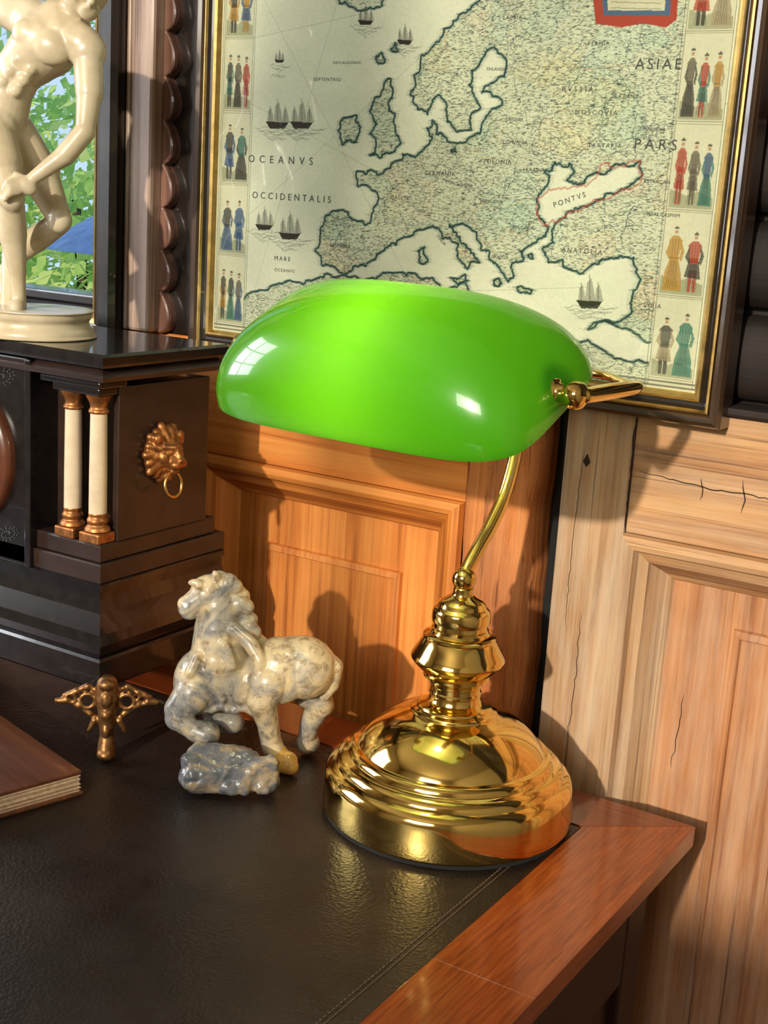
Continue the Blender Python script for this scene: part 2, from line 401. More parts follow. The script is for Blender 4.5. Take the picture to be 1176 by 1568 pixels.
# trims
DX=.008
T1=empty('trim_1')
box('strip_face',-.3945,-.369,.0915,.139,1.041,1.9,strip_m,T1,.003)
box('strip_edge',-.4005,-.3955,.0935,.139,1.041,1.9,strip_m,T1,.002)
T2=empty('trim_2')
box('backing',-.3685,-.3405,.112,.139,1.041,1.9,ebony,T2)
zc=1.041; right=[]
while zc<1.88:
    for k in range(17):
        t=k/16
        right.append((-.3635+.0088*math.sin(math.pi*t**.75)**.8, zc+.033*t))
    right.append((-.3640,zc+.034)); zc+=.035
V=[];Fc=[]
for x,z in right: V+=[(-.3685,.112,z),(-.3685,.1035,z),(x-.0022,.1015,z),(x-.0006,.1025,z),(x,.105,z),(x,.112,z)]
for i in range(len(right)-1):
    for k in range(5): Fc.append((i*6+k,i*6+k+1,i*6+6+k+1,i*6+6+k))
mesh('scallop_carving',V,Fc,scal_m,T2)
T3=empty('trim_3')
def sh(l): return [(a+DX,b_+DX,c,d,e) for a,b_,c,d,e in l]
rect_rings('window_casing',sh([(-.86,-.409,1.0,1.6,.139),(-.86,-.409,1.0,1.6,.085),(-.856,-.413,1.004,1.596,.08),(-.845,-.424,1.02,1.58,.08),(-.842,-.427,1.03,1.577,.09),(-.822,-.442,1.042,1.56,.095),(-.822,-.442,1.042,1.56,.15)]),ebony,T3,cap=False)
rect_rings('gilt_slip',sh([(-.822,-.441,1.041,1.56,.096),(-.821,-.442,1.042,1.559,.094),(-.817,-.446,1.046,1.555,.096),(-.816,-.447,1.047,1.554,.10)]),gold,T3,cap=False)

# garden outside
leafm,nt,b=nm('garden_leaves'); v=coord(nt); n=noise(nt,v,4,3)
nt.links.new(ramp(nt,n,[(.34,rgb(90,140,90)),(.48,rgb(160,194,104)),(.60,rgb(220,226,140))]),b.inputs['Base Color']); setp(b,rough=.6)
tr=nd(nt,'ShaderNodeBsdfTranslucent'); tr.inputs['Color'].default_value=(.6,.85,.25,1)
mx=nd(nt,'ShaderNodeMixShader'); mx.inputs[0].default_value=.5
nt.links.new(b.outputs[0],mx.inputs[1]); nt.links.new(tr.outputs[0],mx.inputs[2]); nt.links.new(mx.outputs[0],nt.nodes['Material Output'].inputs[0])
bark=simple('tree_bark',rgb(70,54,40),.9,0,0,.4,30,.6,.004)
HG=empty('garden_hedge')
V=[];Fc=[]
for i in range(34000):
    cx,cy,cz=rng.uniform(-4.4,-.6),rng.uniform(2.0,3.4),rng.uniform(-.05,2.1)
    if cz<.6 and i%3: continue
    top=1.40+.26*math.sin(cx*3.1)+.20*math.sin(cx*7.7+1)+.1*math.sin(cx*17)
    if cz>top: continue
    s=rng.uniform(.018,.04); d=Vector(rng.normal(size=3)).normalized(); e=d.orthogonal().normalized()*s; f=d.cross(e).normalized()*s*.6
    p=Vector((cx,cy,max(cz,-.01))); k=len(V); V+=[p-e,p+f,p+e,p-f]; Fc.append((k,k+1,k+2,k+3))
mesh('hedge_leaves',V,Fc,leafm,HG)
for i in range(7):
    x=-4.2+i*.58; sweep('hedge_stem_%d'%i,[(x,2.7,-.055),(x+.05,2.68,.5),(x-.04,2.7,1.1)],[.04,.03,.015],bark,HG,10,4)
V=[];Fc=[]; r4=np.random.RandomState(11)
cl_=[(.075,2.30,.10,60),(.11,2.13,.08,34),(.06,2.46,.09,36),(.30,2.52,.08,20),(.46,2.30,.06,10),(.66,2.42,.12,34)]
for cx,cz,sp_,nn in cl_:
    for q in range(nn):
        p=Vector((cx+r4.normal()*sp_*.55,-3.25+r4.uniform(-.25,.25),cz+r4.normal()*sp_*.55)); s=r4.uniform(.022,.045)
        d=Vector((r4.normal()*.4,1,r4.normal()*.4)).normalized(); a=r4.uniform(0,6.28); e=d.orthogonal().normalized(); g=d.cross(e); u=(e*math.cos(a)+g*math.sin(a)); w_=d.cross(u)
        k=len(V); V+=[p-u*s,p-u*s*.3+w_*s*.45,p+u*s*.4+w_*s*.35,p+u*s,p+u*s*.4-w_*s*.35,p-u*s*.3-w_*s*.45]; Fc.append(tuple(range(k,k+6)))
TR=empty('dapple_tree')  # unseen tree, added to throw dappled leaf shade through the front window
mesh('dapple_leaves',V,Fc,leafm,TR)
sweep('tree_trunk',[(-.75,-3.5,-.055),(-.72,-3.45,.9),(-.62,-3.35,1.7),(-.45,-3.3,2.35)],[.07,.055,.04,.02],bark,TR)
sweep('tree_branch_1',[(-.62,-3.35,2.0),(-.3,-3.3,2.40),(.05,-3.26,2.48),(.4,-3.25,2.50),(.75,-3.25,2.52)],[.022,.015,.010,.006,.003],bark,TR)
sweep('tree_branch_2',[(.05,-3.26,2.48),(.08,-3.25,2.30),(.11,-3.24,2.12)],[.008,.005,.002],bark,TR)
grass=simple('grass',rgb(90,130,60),.8,0,0,.3,20,.2)
box('ground',-6,3,-7,7,-.12,-.055,grass)
par=empty('garden_parasol',(-1.42,1.45,0))
mesh('canopy',[(0,0,1.16)]+[(.2*math.cos(2*math.pi*k/32),.2*math.sin(2*math.pi*k/32),1.125) for k in range(32)]+[(.36*math.cos(2*math.pi*k/32),.36*math.sin(2*math.pi*k/32),1.03) for k in range(32)],
 [(0,1+k,1+(k+1)%32) for k in range(32)]+[(1+k,33+k,33+(k+1)%32,1+(k+1)%32) for k in range(32)],simple('parasol_cloth',rgb(176,192,208),.8),par,True)
lathe('pole',[(0,-.056),(.015,-.056),(.015,1.16),(0,1.16)],white_m,par,16)

# ---------------------------------------------------------------- desk
D=empty('writing_desk')
X0,X1,Y0,Y1=-1.25,.150,-.62,.090
box('top_core',X0+.004,X1-.006,Y0+.004,Y1-.004,.728,.7485,mahogV,D,.003)
LX0,LX1,LY0,LY1=X0+.064,.0862,Y0+.055,.037
def poly_board(name,pts,z0,z1,mat):
    n=len(pts); V=[(x,y,z0) for x,y in pts]+[(x,y,z1) for x,y in pts]
    Fc=[tuple(range(n-1,-1,-1)),tuple(range(n,2*n))]+[(i,(i+1)%n,n+(i+1)%n,n+i) for i in range(n)]
    o=mesh(name,V,Fc,mat,D); recalc(o); bevel(o,.0003); return o
poly_board('border_right',[(LX1,-.1665),(X1,-.1665),(X1,Y1),(LX1+.0003,LY1+.002)],.735,.750,mahogR)
poly_board('border_right_front',[(LX1,Y0),(X1,Y0),(X1,-.16652),(LX1,-.16652)],.735,.750,mahogR)
box('border_left',X0,LX0,Y0,Y1,.735,.750,mahogR,D,.001)
poly_board('border_back',[(LX0+.0003,LY1),(LX1-.0003,LY1+.002),(X1-.0004,Y1),(LX0+.0003,Y1)],.735,.750,mahogB)
box('border_front',LX0+.0003,LX1-.0003,Y0,LY0,.735,.750,mahogB,D,.001)
box('leather_inset',LX0+.0003,LX1-.0003,LY0+.0003,LY1-.0003,.735,.7497,leather,D)
stitch=simple('leather_tooling',rgb(100,82,66),.5,0,0,.3,200,.2)
def line(nm_,x0,x1,y0,y1): box(nm_,x0,x1,y0,y1,.7494,.7500,stitch,D)
bm=bmesh.new()
def dash(x,y,dx,dy): bmesh.ops.create_cube(bm,size=1,matrix=Matrix.Translation((x,y,.74985))@Matrix.Diagonal((dx,dy,.0005,1)))
y=LY0+.017
while y<LY1-.017: dash(.0690,y,.0008,.0024); dash(LX0+.017,y,.0008,.0024); y+=.0038
x=LX0+.017
while x<.069: dash(x,LY1-.017,.0024,.0008); dash(x,LY0+.017,.0024,.0008); x+=.0038
me=bpy.data.meshes.new('stitching'); bm.to_mesh(me); bm.free(); obj('stitching',me,stitch,D)
line('tool_line_r',.0720,.0726,LY0+.013,LY1-.013); line('tool_line_b',LX0+.014,.0726,LY1-.0144,LY1-.0138)
box('edge_mould',X0+.008,X1-.010,Y0+.008,Y1-.012,.716,.728,mahogV,D,.004)
for tag,xa,xb in (('right',-.26,.136),('left',-1.236,-.84)):
    box('pedestal_'+tag,xa+.008,xb-.006,Y0+.05,.040,.06,.716,mahogV,D,.001)
    box('plinth_'+tag,xa,xb,Y0+.04,.046,0,.07,mahogV,D,.003)
    for yy in ((.012,.046),(Y0+.04,Y0+.075)):
        box('corner_%s_%d'%(tag,int(yy[0]*1000)),xb-.030,xb,yy[0],yy[1],.07,.716,mahogV,D,.002)
        box('cornerl_%s_%d'%(tag,int(yy[0]*1000)),xa,xa+.03,yy[0],yy[1],.07,.716,mahogV,D,.002)
    box('side_rail_top_'+tag,xb-.02,xb,Y0+.075,.012,.66,.716,mahogV,D,.002)
    box('side_rail_bot_'+tag,xb-.02,xb,Y0+.075,.012,.07,.13,mahogV,D,.002)
    for k in range(3):
        z0=.09+k*.20; box('drawer_%s_%d'%(tag,k),xa+.035,xb-.035,Y0+.038,Y0+.052,z0,z0+.18,mahogR,D,.003)
        lathe('knob_%s_%d'%(tag,k),smooth_prof([(0,0),(.006,0),(.005,.008),(.012,.014),(.012,.02),(0,.024)],4),brass,D,24,loc=((xa+xb)/2,Y0+.039,z0+.09),rot=(math.pi/2,0,0))
box('centre_apron',-.85,-.25,Y0+.05,Y0+.07,.62,.716,mahogV,D,.002)

# ---------------------------------------------------------------- map
FR=empty('framed_map')
fx0,fx1,fz0,fz1=-.323,.1326,1.029,1.392
def fring(pr): return [(fx0+i,fx1-i,fz0+i,fz1-i,y) for i,y in pr]
FW=(rgb(20,12,9),rgb(46,31,21),rgb(92,70,50))
fwX=wood('frame_wood_rail',*FW,'X',.3,coat=.5,knots=False); fwZ=wood('frame_wood_stile',*FW,'Z',.3,coat=.5,knots=False)
rect_rings('frame_outer',fring([(0,.1115),(0,.092),(.0015,.088),(.004,.0865),(.007,.088),(.0085,.0905)]),fwX,FR,cap=False,matv=fwZ)
rect_rings('frame_gilt_line',fring([(.0085,.0915),(.009,.0893),(.0104,.0888),(.0116,.0905)]),gold,FR,cap=False)
rect_rings('frame_cove',fring([(.0112,.0915),(.0116,.0905),(.0135,.0925),(.0160,.0935)]),ebony,FR,cap=False)
rect_rings('frame_gilt_bead',fring([(.0158,.0945),(.0165,.0915),(.018,.0908),(.0195,.0918),(.0215,.0955)]),gold,FR,cap=False)
box('backboard',fx0+.004,fx1-.004,.099,.1112,fz0+.004,fz1-.004,ebony,FR)

mx0,mx1,mz0,mz1=fx0+.019,fx1-.019,fz0+.019,fz1-.019
mw=1000; mh=int(mw*(mz1-mz0)/(mx1-mx0)); KS=mw/760
YP=.0955
def tr_wall(px,py):
    """photo-tracing units -> metres on the map sheet plane"""
    a=(px-588)/2010; bb=(784-py)/2010
    d=Fv+Rv*a+Uv*bb; t=(YP-C.y)/d.y
    return C.x+d.x*t, C.z+d.z*t
img=np.zeros((mh,mw,3)); img[:]=lin((.735,.76,.655))
yy,xx=np.mgrid[0:mh,0:mw]
def vnoise(n,seed):
    r=np.random.RandomState(seed); g=r.rand(n+2,n+2)
    u=xx/mw*n; v=yy/mh*n; i=u.astype(int); j=v.astype(int); fu=u-i; fv=v-j
    return (g[j,i]*(1-fu)+g[j,i+1]*fu)*(1-fv)+(g[j+1,i]*(1-fu)+g[j+1,i+1]*fu)*fv
tone=.88+.12*vnoise(9,1)+.07*vnoise(30,2)+.05*vnoise(200,3)
def ij(x,z): return (np.asarray(x)-mx0)/(mx1-mx0)*(mw-1),(np.asarray(z)-mz0)/(mz1-mz0)*(mh-1)
def TP(pts):
    P=np.array([tr_wall(*p) for p in pts]); c,r=ij(P[:,0],P[:,1]); return np.stack([c,r],1)
def dens(P,jit=2.0,step=.7,seed=0):
    r=np.random.RandomState(seed+len(P)); P=[np.array(p,float) for p in P]
    for it in range(4):
        Q=[P[0]]
        for a,b_ in zip(P[:-1],P[1:]):
            L=np.linalg.norm(b_-a)
            if L>3.5: Q.append((a+b_)/2+r.normal(size=2)*min(L*.13,jit*3)*(jit>0))
            Q.append(b_)
        P=Q
    out=[]
    for a,b_ in zip(P[:-1],P[1:]):
        L=max(1,int(np.linalg.norm(b_-a)/step)+1)
        for k in range(L): out.append(a+(b_-a)*k/L)
    return np.array(out)
def stamp(P,rad,col,al):
    col=np.array(lin(col)); rad=rad*KS; R=int(math.ceil(rad)); c=np.round(P[:,0]).astype(int); r=np.round(P[:,1]).astype(int)
    m=np.zeros((mh,mw),bool)
    for dx in range(-R,R+1):
        for dy in range(-R,R+1):
            if dx*dx+dy*dy<=rad*rad:
                a=c+dx; b_=r+dy; ok=(a>=0)&(a<mw)&(b_>=0)&(b_<mh); m[b_[ok],a[ok]]=True
    img[m]=img[m]*(1-al)+col*al
def pmask(P):
    m=np.zeros((mh,mw),bool); n=len(P)
    x0_,x1_=int(max(0,P[:,0].min()-1)),int(min(mw,P[:,0].max()+2)); y0_,y1_=int(max(0,P[:,1].min()-1)),int(min(mh,P[:,1].max()+2))
    if x1_<=x0_ or y1_<=y0_: return m
    X=xx[y0_:y1_,x0_:x1_]; Y=yy[y0_:y1_,x0_:x1_]; s=m[y0_:y1_,x0_:x1_]
    for i in range(n):
        x1,y1=P[i]; x2,y2=P[(i+1)%n]
        if y1==y2: continue
        s^=((y1>Y)!=(y2>Y))&(X<(x2-x1)*(Y-y1)/(y2-y1)+x1)
    return m
main=[(745,-60),(735,0),(702,25),(674,60),(650,85),(634,115),(628,145),(640,168),(655,176),(664,152),(672,145),(682,168),(690,188),(700,202),(722,200),(720,180),(735,163),(728,150),(718,130),(722,108),(738,90),(757,72),(776,92),(772,118),(745,131),(738,142),(765,150),(768,162),(750,172),(738,190),(735,205),(705,218),(684,216),(676,205),(668,206),(662,184),(654,196),(656,222),(640,236),(617,236),(600,250),(588,262),(572,262),(548,262),(546,274),(566,286),(580,302),(572,322),(562,344),(540,336),(510,323),(500,330),(492,348),(482,384),(492,404),(510,408),(530,420),(560,408),(585,385),(600,372),(625,362),(640,352),(662,346),(678,366),(700,392),(716,412),(720,402),(735,402),(716,380),(700,362),(688,344),(704,344),(730,366),(750,386),(762,408),(778,432),(786,425),(784,404),(800,400),(796,384),(818,372),(835,362),(838,346),(822,326),(824,302),(838,282),(834,262),(850,248),(872,250),(880,262),(868,276),(890,282),(905,268),(935,256),(980,246),(984,268),(955,290),(925,305),(895,315),(862,334),(845,352),(848,372),(830,382),(840,402),(870,412),(915,405),(950,392),(970,395),(976,440),(966,480),(940,494),(900,505),(1010,520),(1040,430),(1100,100),(1110,-60)]
gb=[(566,238),(576,222),(566,205),(578,190),(566,170),(574,150),(588,128),(598,120),(602,140),(594,158),(604,180),(606,205),(614,218),(604,232),(585,236)]
ire=[(524,222),(518,200),(528,180),(545,176),(552,195),(546,218)]
ice=[(500,-20),(520,5),(560,15),(585,8),(596,-20)]
afr=[(440,430),(490,424),(560,428),(640,424),(700,440),(760,470),(860,520),(900,520),(1000,560),(1000,640),(300,600),(380,450)]
isl=[[(640,385),(650,378),(655,400),(645,404)],[(690,425),(712,420),(716,430),(700,434)],[(575,90),(584,80),(590,92),(580,98)],[(598,76),(606,66),(610,78)],[(792,440),(815,444),(812,450),(795,447)],[(756,430),(764,426),(768,434),(758,438)],[(808,392),(814,388),(816,396)],[(690,230),(697,226),(699,234)]]
lm=np.zeros((mh,mw),bool); coasts=[]
for k,p in enumerate([main,gb,ire,ice,afr]+isl):
    P=TP(p); D_=dens(list(P)+[P[0]],1.8,.7,k); lm|=pmask(D_[::2]); coasts.append(D_)
img[lm]=lin((.70,.73,.61))
for k in range(56):
    px,py=rng.uniform(490,1040),rng.uniform(-20,520); c,r=TP([(px,py)])[0]
    th=np.linspace(0,2*np.pi,28); rr=rng.uniform(16,46)*KS*(1+.35*np.sin(th*2+rng.rand()*6)+.2*np.sin(th*5+rng.rand()*6))
    B=np.stack([c+rr*np.cos(th),r+rr*np.sin(th)*.8],1); D_=dens(B,1.6,.7,k)
    ok=lm[np.clip(D_[:,1].astype(int),0,mh-1),np.clip(D_[:,0].astype(int),0,mw-1)]
    colr_=[(.62,.34,.22),(.14,.40,.34),(.62,.50,.20),(.14,.38,.38),(.16,.26,.24)][k%5]
    if ok.sum()>5: stamp(D_[ok],.75,colr_,.6)
    m=pmask(B)&lm; img[m]=img[m]*.88+.12*np.array(lin([(.78,.60,.46),(.46,.66,.54),(.78,.72,.42),(.48,.68,.62)][k%4]))
idx=np.argwhere(lm); n=38000
sel=idx[rng.randint(0,len(idx),n)]; L_=rng.randint(2,7,n); drk=rng.rand(n)
for q in range(6):
    m=L_>q; r=sel[m][:,0]; c=np.clip(sel[m][:,1]+q,0,mw-1); a=(.25+.6*drk[m])[:,None]
    img[r,c]=img[r,c]*(1-a)+np.array(lin((.10,.20,.18)))*a
for k in range(190):
    r0,c0=idx[rng.randint(len(idx))]; P=[np.array([c0,r0],float)]; d=rng.uniform(0,6.28)
    for s in range(rng.randint(5,14)): d+=rng.normal()*.5; P.append(P[-1]+6*np.array([math.cos(d),math.sin(d)]))
    D_=dens(P,1,.7,k); ok=lm[np.clip(D_[:,1].astype(int),0,mh-1),np.clip(D_[:,0].astype(int),0,mw-1)]
    if ok.any(): stamp(D_[ok],.4,(.08,.24,.23),.75)
for D_ in coasts:
    stamp(D_,2.2,(.16,.44,.39),.5); stamp(D_,.8,(.03,.14,.14),.95)
    s=D_[::5]
    for q in range(1,9):
        for sg in (-1,1):
            c=np.clip(np.round(s[:,0]+sg*q).astype(int),0,mw-1); r=np.clip(np.round(s[:,1]).astype(int),0,mh-1)
            ok=~lm[r,c]; img[r[ok],c[ok]]=img[r[ok],c[ok]]*.5+np.array(lin((.16,.27,.25)))*.5
    for q in range(0,len(D_)-40,26):
        c0,r0=D_[q]; sg=1 if rng.rand()>.5 else -1
        for t in range(2,int(rng.uniform(9,20))):
            if rng.rand()>.3:
                c=int(np.clip(c0+sg*t,0,mw-1)); r=int(np.clip(r0+rng.randint(-1,2),0,mh-1)); img[r,c]=img[r,c]*.4+np.array(lin((.10,.14,.12)))*.6
red=dens(list(TP([(838,346),(822,326),(824,302),(850,290),(890,285),(935,256),(980,246),(984,268),(955,290),(895,315),(862,334),(838,346)])),1.3,.7,5); stamp(red,.8,(.58,.22,.15),.6)
for a_,b_ in [((400,-10),(620,420)),((380,330),(760,-20)),((350,140),(700,330)),((520,-10),(380,480)),((560,450),(900,440)),((380,60),(560,20))]:
    D_=dens(list(TP([a_,b_])),0,1); ok=~lm[np.clip(D_[:,1].astype(int),0,mh-1),np.clip(D_[:,0].astype(int),0,mw-1)]; stamp(D_[ok],.5,(.42,.45,.38),.5)
def ship(px,py,s=1.0):
    for dx,h,wd in ((-10,20,8),(0,28,10),(10,20,8)):
        P=TP([(px+dx*s-wd*s/2,py),(px+dx*s+wd*s*.7,py),(px+dx*s+wd*s*.5,py-h*s*.5),(px+dx*s+wd*s*.2,py-h*s),(px+dx*s-wd*s*.3,py-h*s*.8)]); m=pmask(P)
        img[m]=img[m]*.45+np.array(lin((.30,.31,.27)))*.55
        stamp(dens(list(TP([(px+dx*s,py+3),(px+dx*s,py-h*s*1.15)])),0,.7),.5,(.14,.13,.10),.9)
    P=TP([(px-16*s,py-2*s),(px+14*s,py),(px+18*s,py-5*s),(px+9*s,py+8*s),(px-10*s,py+8*s)]); m=pmask(P); img[m]=np.array(lin((.15,.14,.11)))
    for q in range(7): stamp(dens(list(TP([(px-30*s+q*4,py+8+q*3),(px+34*s-q*5,py+9+q*3)])),.6,.8,q),.6,(.34,.37,.31),.7)
for s in [(425,188,1.15),(462,188,1.15),(428,92,.5),(405,345,.9),(444,358,1.1),(620,62,.8),(903,462,1.3),(560,32,.8)]: ship(*s)
cols=[(.58,.22,.14),(.16,.30,.42),(.60,.46,.16),(.16,.40,.34),(.18,.17,.15),(.54,.50,.38),(.34,.32,.26)]
def W2(x,z): c,r=ij([x],[z]); return (c[0],r[0])
def rectw(x0,x1,z0,z1,col,al=1):
    c0,r0=W2(x0,z0); c1,r1=W2(x1,z1); r0,r1,c0,c1=[int(max(0,v)) for v in (r0,r1,c0,c1)]
    img[r0:r1,c0:c1]=img[r0:r1,c0:c1]*(1-al)+np.array(lin(col))*al
def linew(a,b_,rad,col,al=1): stamp(dens([np.array(W2(*a)),np.array(W2(*b_))],0,.7),rad,col,al)
def polyw(pts,col,al=.85):
    m=pmask(np.array([W2(*p) for p in pts])); img[m]=img[m]*(1-al)+np.array(lin(col))*al
def figure(x,z,h,w,ca,cb,skirt):
    s=h
    if skirt: polyw([(x-.40*w,z),(x+.42*w,z),(x+.36*w,z+.25*s),(x+.17*w,z+.5*s),(x-.16*w,z+.5*s),(x-.34*w,z+.28*s)],ca)
    else:
        polyw([(x-.16*w,z),(x-.03*w,z),(x,z+.36*s),(x-.16*w,z+.36*s)],cb); polyw([(x+.04*w,z),(x+.17*w,z),(x+.17*w,z+.36*s),(x,z+.36*s)],cb)
        polyw([(x-.34*w,z+.24*s),(x+.34*w,z+.22*s),(x+.19*w,z+.55*s),(x-.19*w,z+.55*s)],ca)
    polyw([(x-.16*w,z+.46*s),(x+.16*w,z+.46*s),(x+.28*w,z+.76*s),(x+.1*w,z+.83*s),(x-.1*w,z+.83*s),(x-.28*w,z+.76*s)],cb)
    polyw([(x+.2*w,z+.78*s),(x+.40*w,z+.60*s),(x+.30*w,z+.44*s),(x+.2*w,z+.48*s),(x+.25*w,z+.6*s)],ca); polyw([(x-.2*w,z+.78*s),(x-.38*w,z+.56*s),(x-.18*w,z+.45*s),(x-.15*w,z+.52*s),(x-.22*w,z+.6*s)],ca)
    for k in (-.24,-.14,-.05,.04,.13,.22): linew((x+k*w,z+.03*s),(x+k*w*.5,z+.46*s),.4,(.10,.09,.07),.55)
    for k in (-.1,0,.1): linew((x+k*w,z+.52*s),(x+k*w*1.3,z+.78*s),.4,(.12,.11,.09),.5)
    linew((x-.2*w,z+.5*s),(x+.2*w,z+.5*s),.6,(.10,.09,.07),.7)
    c,r=W2(x,z+.885*s); stamp(np.array([[c,r]]),2.2,(.62,.50,.38),1); c,r=W2(x,z+.94*s); stamp(np.array([[c-2,r],[c,r],[c+2,r],[c,r+1.5]]),1.1,(.18,.15,.12),.85)
for cx0,cx1 in ((-.298,-.270),(.078,.1095)):
    rectw(cx0,cx1,1.0,1.40,(.71,.72,.60))
    for x in (cx0,cx1,cx0-.002,cx1+.0015): linew((x,1.052),(x,1.375),.6,(.25,.24,.18),.8)
    z=1.0575
    while z<1.37:
        linew((cx0,z),(cx1,z),.7,(.28,.26,.18),.8); linew((cx0,z-.0015),(cx1,z-.0015),.5,(.28,.26,.18),.6)
        polyw([(cx0+.001,z+.001),(cx1-.001,z+.001),(cx1-.001,z+.008),(cx1-.012,z+.012),(cx0+.012,z+.009),(cx0+.001,z+.013)],(.40,.43,.28),.6)
        nf=3 if rng.rand()>.5 else 2
        for f in range(nf):
            x=cx0+(cx1-cx0)*((f+.5)/nf*.86+.07); figure(x,z+.003,rng.uniform(.038,.044),(cx1-cx0)/nf*1.05,cols[rng.randint(7)],cols[rng.randint(7)],rng.rand()>.4)
        z+=.0555
for z in (1.0525,1.0555): linew((-.30,z),(.1115,z),.8,(.28,.28,.22),.8)
m=pmask(TP([(905,-30),(1040,-30),(1036,30),(1020,42),(985,36),(950,42),(912,36)])); img[m]=np.array(lin((.56,.22,.15)))
m=pmask(TP([(920,-30),(1028,-30),(1026,24),(924,24)])); img[m]=np.array(lin((.25,.34,.42)))
m=pmask(TP([(928,-30),(1020,-30),(1018,16),(931,16)])); img[m]=np.array(lin((.70,.70,.58)))
for q in range(4): stamp(dens(list(TP([(936,12-q*9),(1012,14-q*9)])),0,1),.7,(.2,.2,.18),.7)
# blank the engraving a little behind the two big titles so they read
img*=tone[:,:,None]
me=bpy.data.meshes.new('map_sheet')
gx=np.linspace(mx0,mx1,mw); gz=np.linspace(mz0,mz1,mh); GX,GZ=np.meshgrid(gx,gz)
co_=np.stack([GX.ravel(),np.full(GX.size,YP),GZ.ravel()],1).astype(np.float32)
I=np.arange(mw*mh).reshape(mh,mw); Q=np.stack([I[:-1,:-1],I[:-1,1:],I[1:,1:],I[1:,:-1]],-1).reshape(-1,4).astype(np.int32)
me.vertices.add(len(co_)); me.vertices.foreach_set('co',co_.ravel())
me.loops.add(Q.size); me.loops.foreach_set('vertex_index',Q.ravel())
me.polygons.add(len(Q)); me.polygons.foreach_set('loop_start',np.arange(0,Q.size,4,dtype=np.int32)); me.polygons.foreach_set('loop_total',np.full(len(Q),4,np.int32))
me.update(calc_edges=True)
at=me.color_attributes.new('ink','FLOAT_COLOR','POINT'); at.data.foreach_set('color',np.concatenate([img.reshape(-1,3),np.ones((mw*mh,1))],1).astype(np.float32).ravel())
mapm,nt,b=nm('engraved_map_under_glass'); an=nd(nt,'ShaderNodeAttribute'); an.attribute_name='ink'
nn_=noise(nt,coord(nt),500,3)
nt.links.new(mixc(nt,.2,an.outputs['Color'],ramp(nt,nn_,[(.3,(.6,.6,.6)),(.6,(1,1,1))]),'MULTIPLY'),b.inputs['Base Color']); setp(b,rough=.8,coat=1,coatr=.03,spec=.2)
obj('map_sheet',me,mapm,FR)
ink=simple('map_ink',(.035,.04,.035),.8,0,0,.1,50,0)
def text(s,px,py,size,sp=1.0,rz=0):
    x,z=tr_wall(px,py); cu=bpy.data.curves.new('label_'+s.lower().replace(' ','_'),'FONT'); cu.body=s; cu.size=size; cu.space_character=sp; cu.resolution_u=3
    o=bpy.data.objects.new(cu.name,cu); COL.objects.link(o); o.parent=FR; o.location=(x,YP-.0002,z); o.rotation_euler=(math.pi/2,rz,0); cu.materials.append(ink)
text('OCEANVS',380,248,.0080,2.1); text('OCCIDENTALIS',386,303,.0072,1.65); text('ASIAE',972,106,.0098,1.35); text('PARS',970,228,.0098,1.55)
for a in [('PONTVS',848,318,.0052,1.4,-.35),('MARE',420,398,.0048,1.5),('RVSSIA',860,140,.0048,1.7),('GERMANIA',650,268,.0045,1.2),('POLONIA',740,250,.0045,1.2),('SEPTENTRIO',480,124,.0036,1.3),('HISPANIA',505,378,.0045,1.0),('HVNGARIA',735,310,.0036,1.0),
  ('SVECIA',690,130,.0038,1.1,-1.0),('NORVEGIA',665,100,.0034,1.1,-.9),('LITHVANIA',770,220,.0038,1.0),('MOSCOVIA',880,175,.0045,1.5),('TARTARIA',900,225,.0040,1.4),('GALLIA',598,305,.0042,1.2),('ANATOLIA',860,385,.0045,1.5),('LIVONIA',775,185,.0034),('VKRAINA',800,262,.0038,1.1),
  ('BARBARIA',560,440,.0040,1.3),('SYRIA',985,470,.0042,1.2),('MARE CASPIVM',990,330,.0034,1.0),('BOHEMIA',700,285,.0030),('ITALIA',668,362,.0034,1,.7),('GRAECIA',752,395,.0034),('BVLGARIA',785,350,.0036),('CAZAN',940,150,.0036,1.3),('PERMIA',900,70,.0038,1.3),('LAPPIA',770,30,.0038,1.3),('FINLANDIA',745,108,.0030),('OCEANVS',420,415,.0036,1.3),('DEVCALIDONIVS',510,98,.0028,1.2),('ASTRACAN',985,280,.0034,1.1),('MINGRELIA',985,200,.0030)]: text(*a)

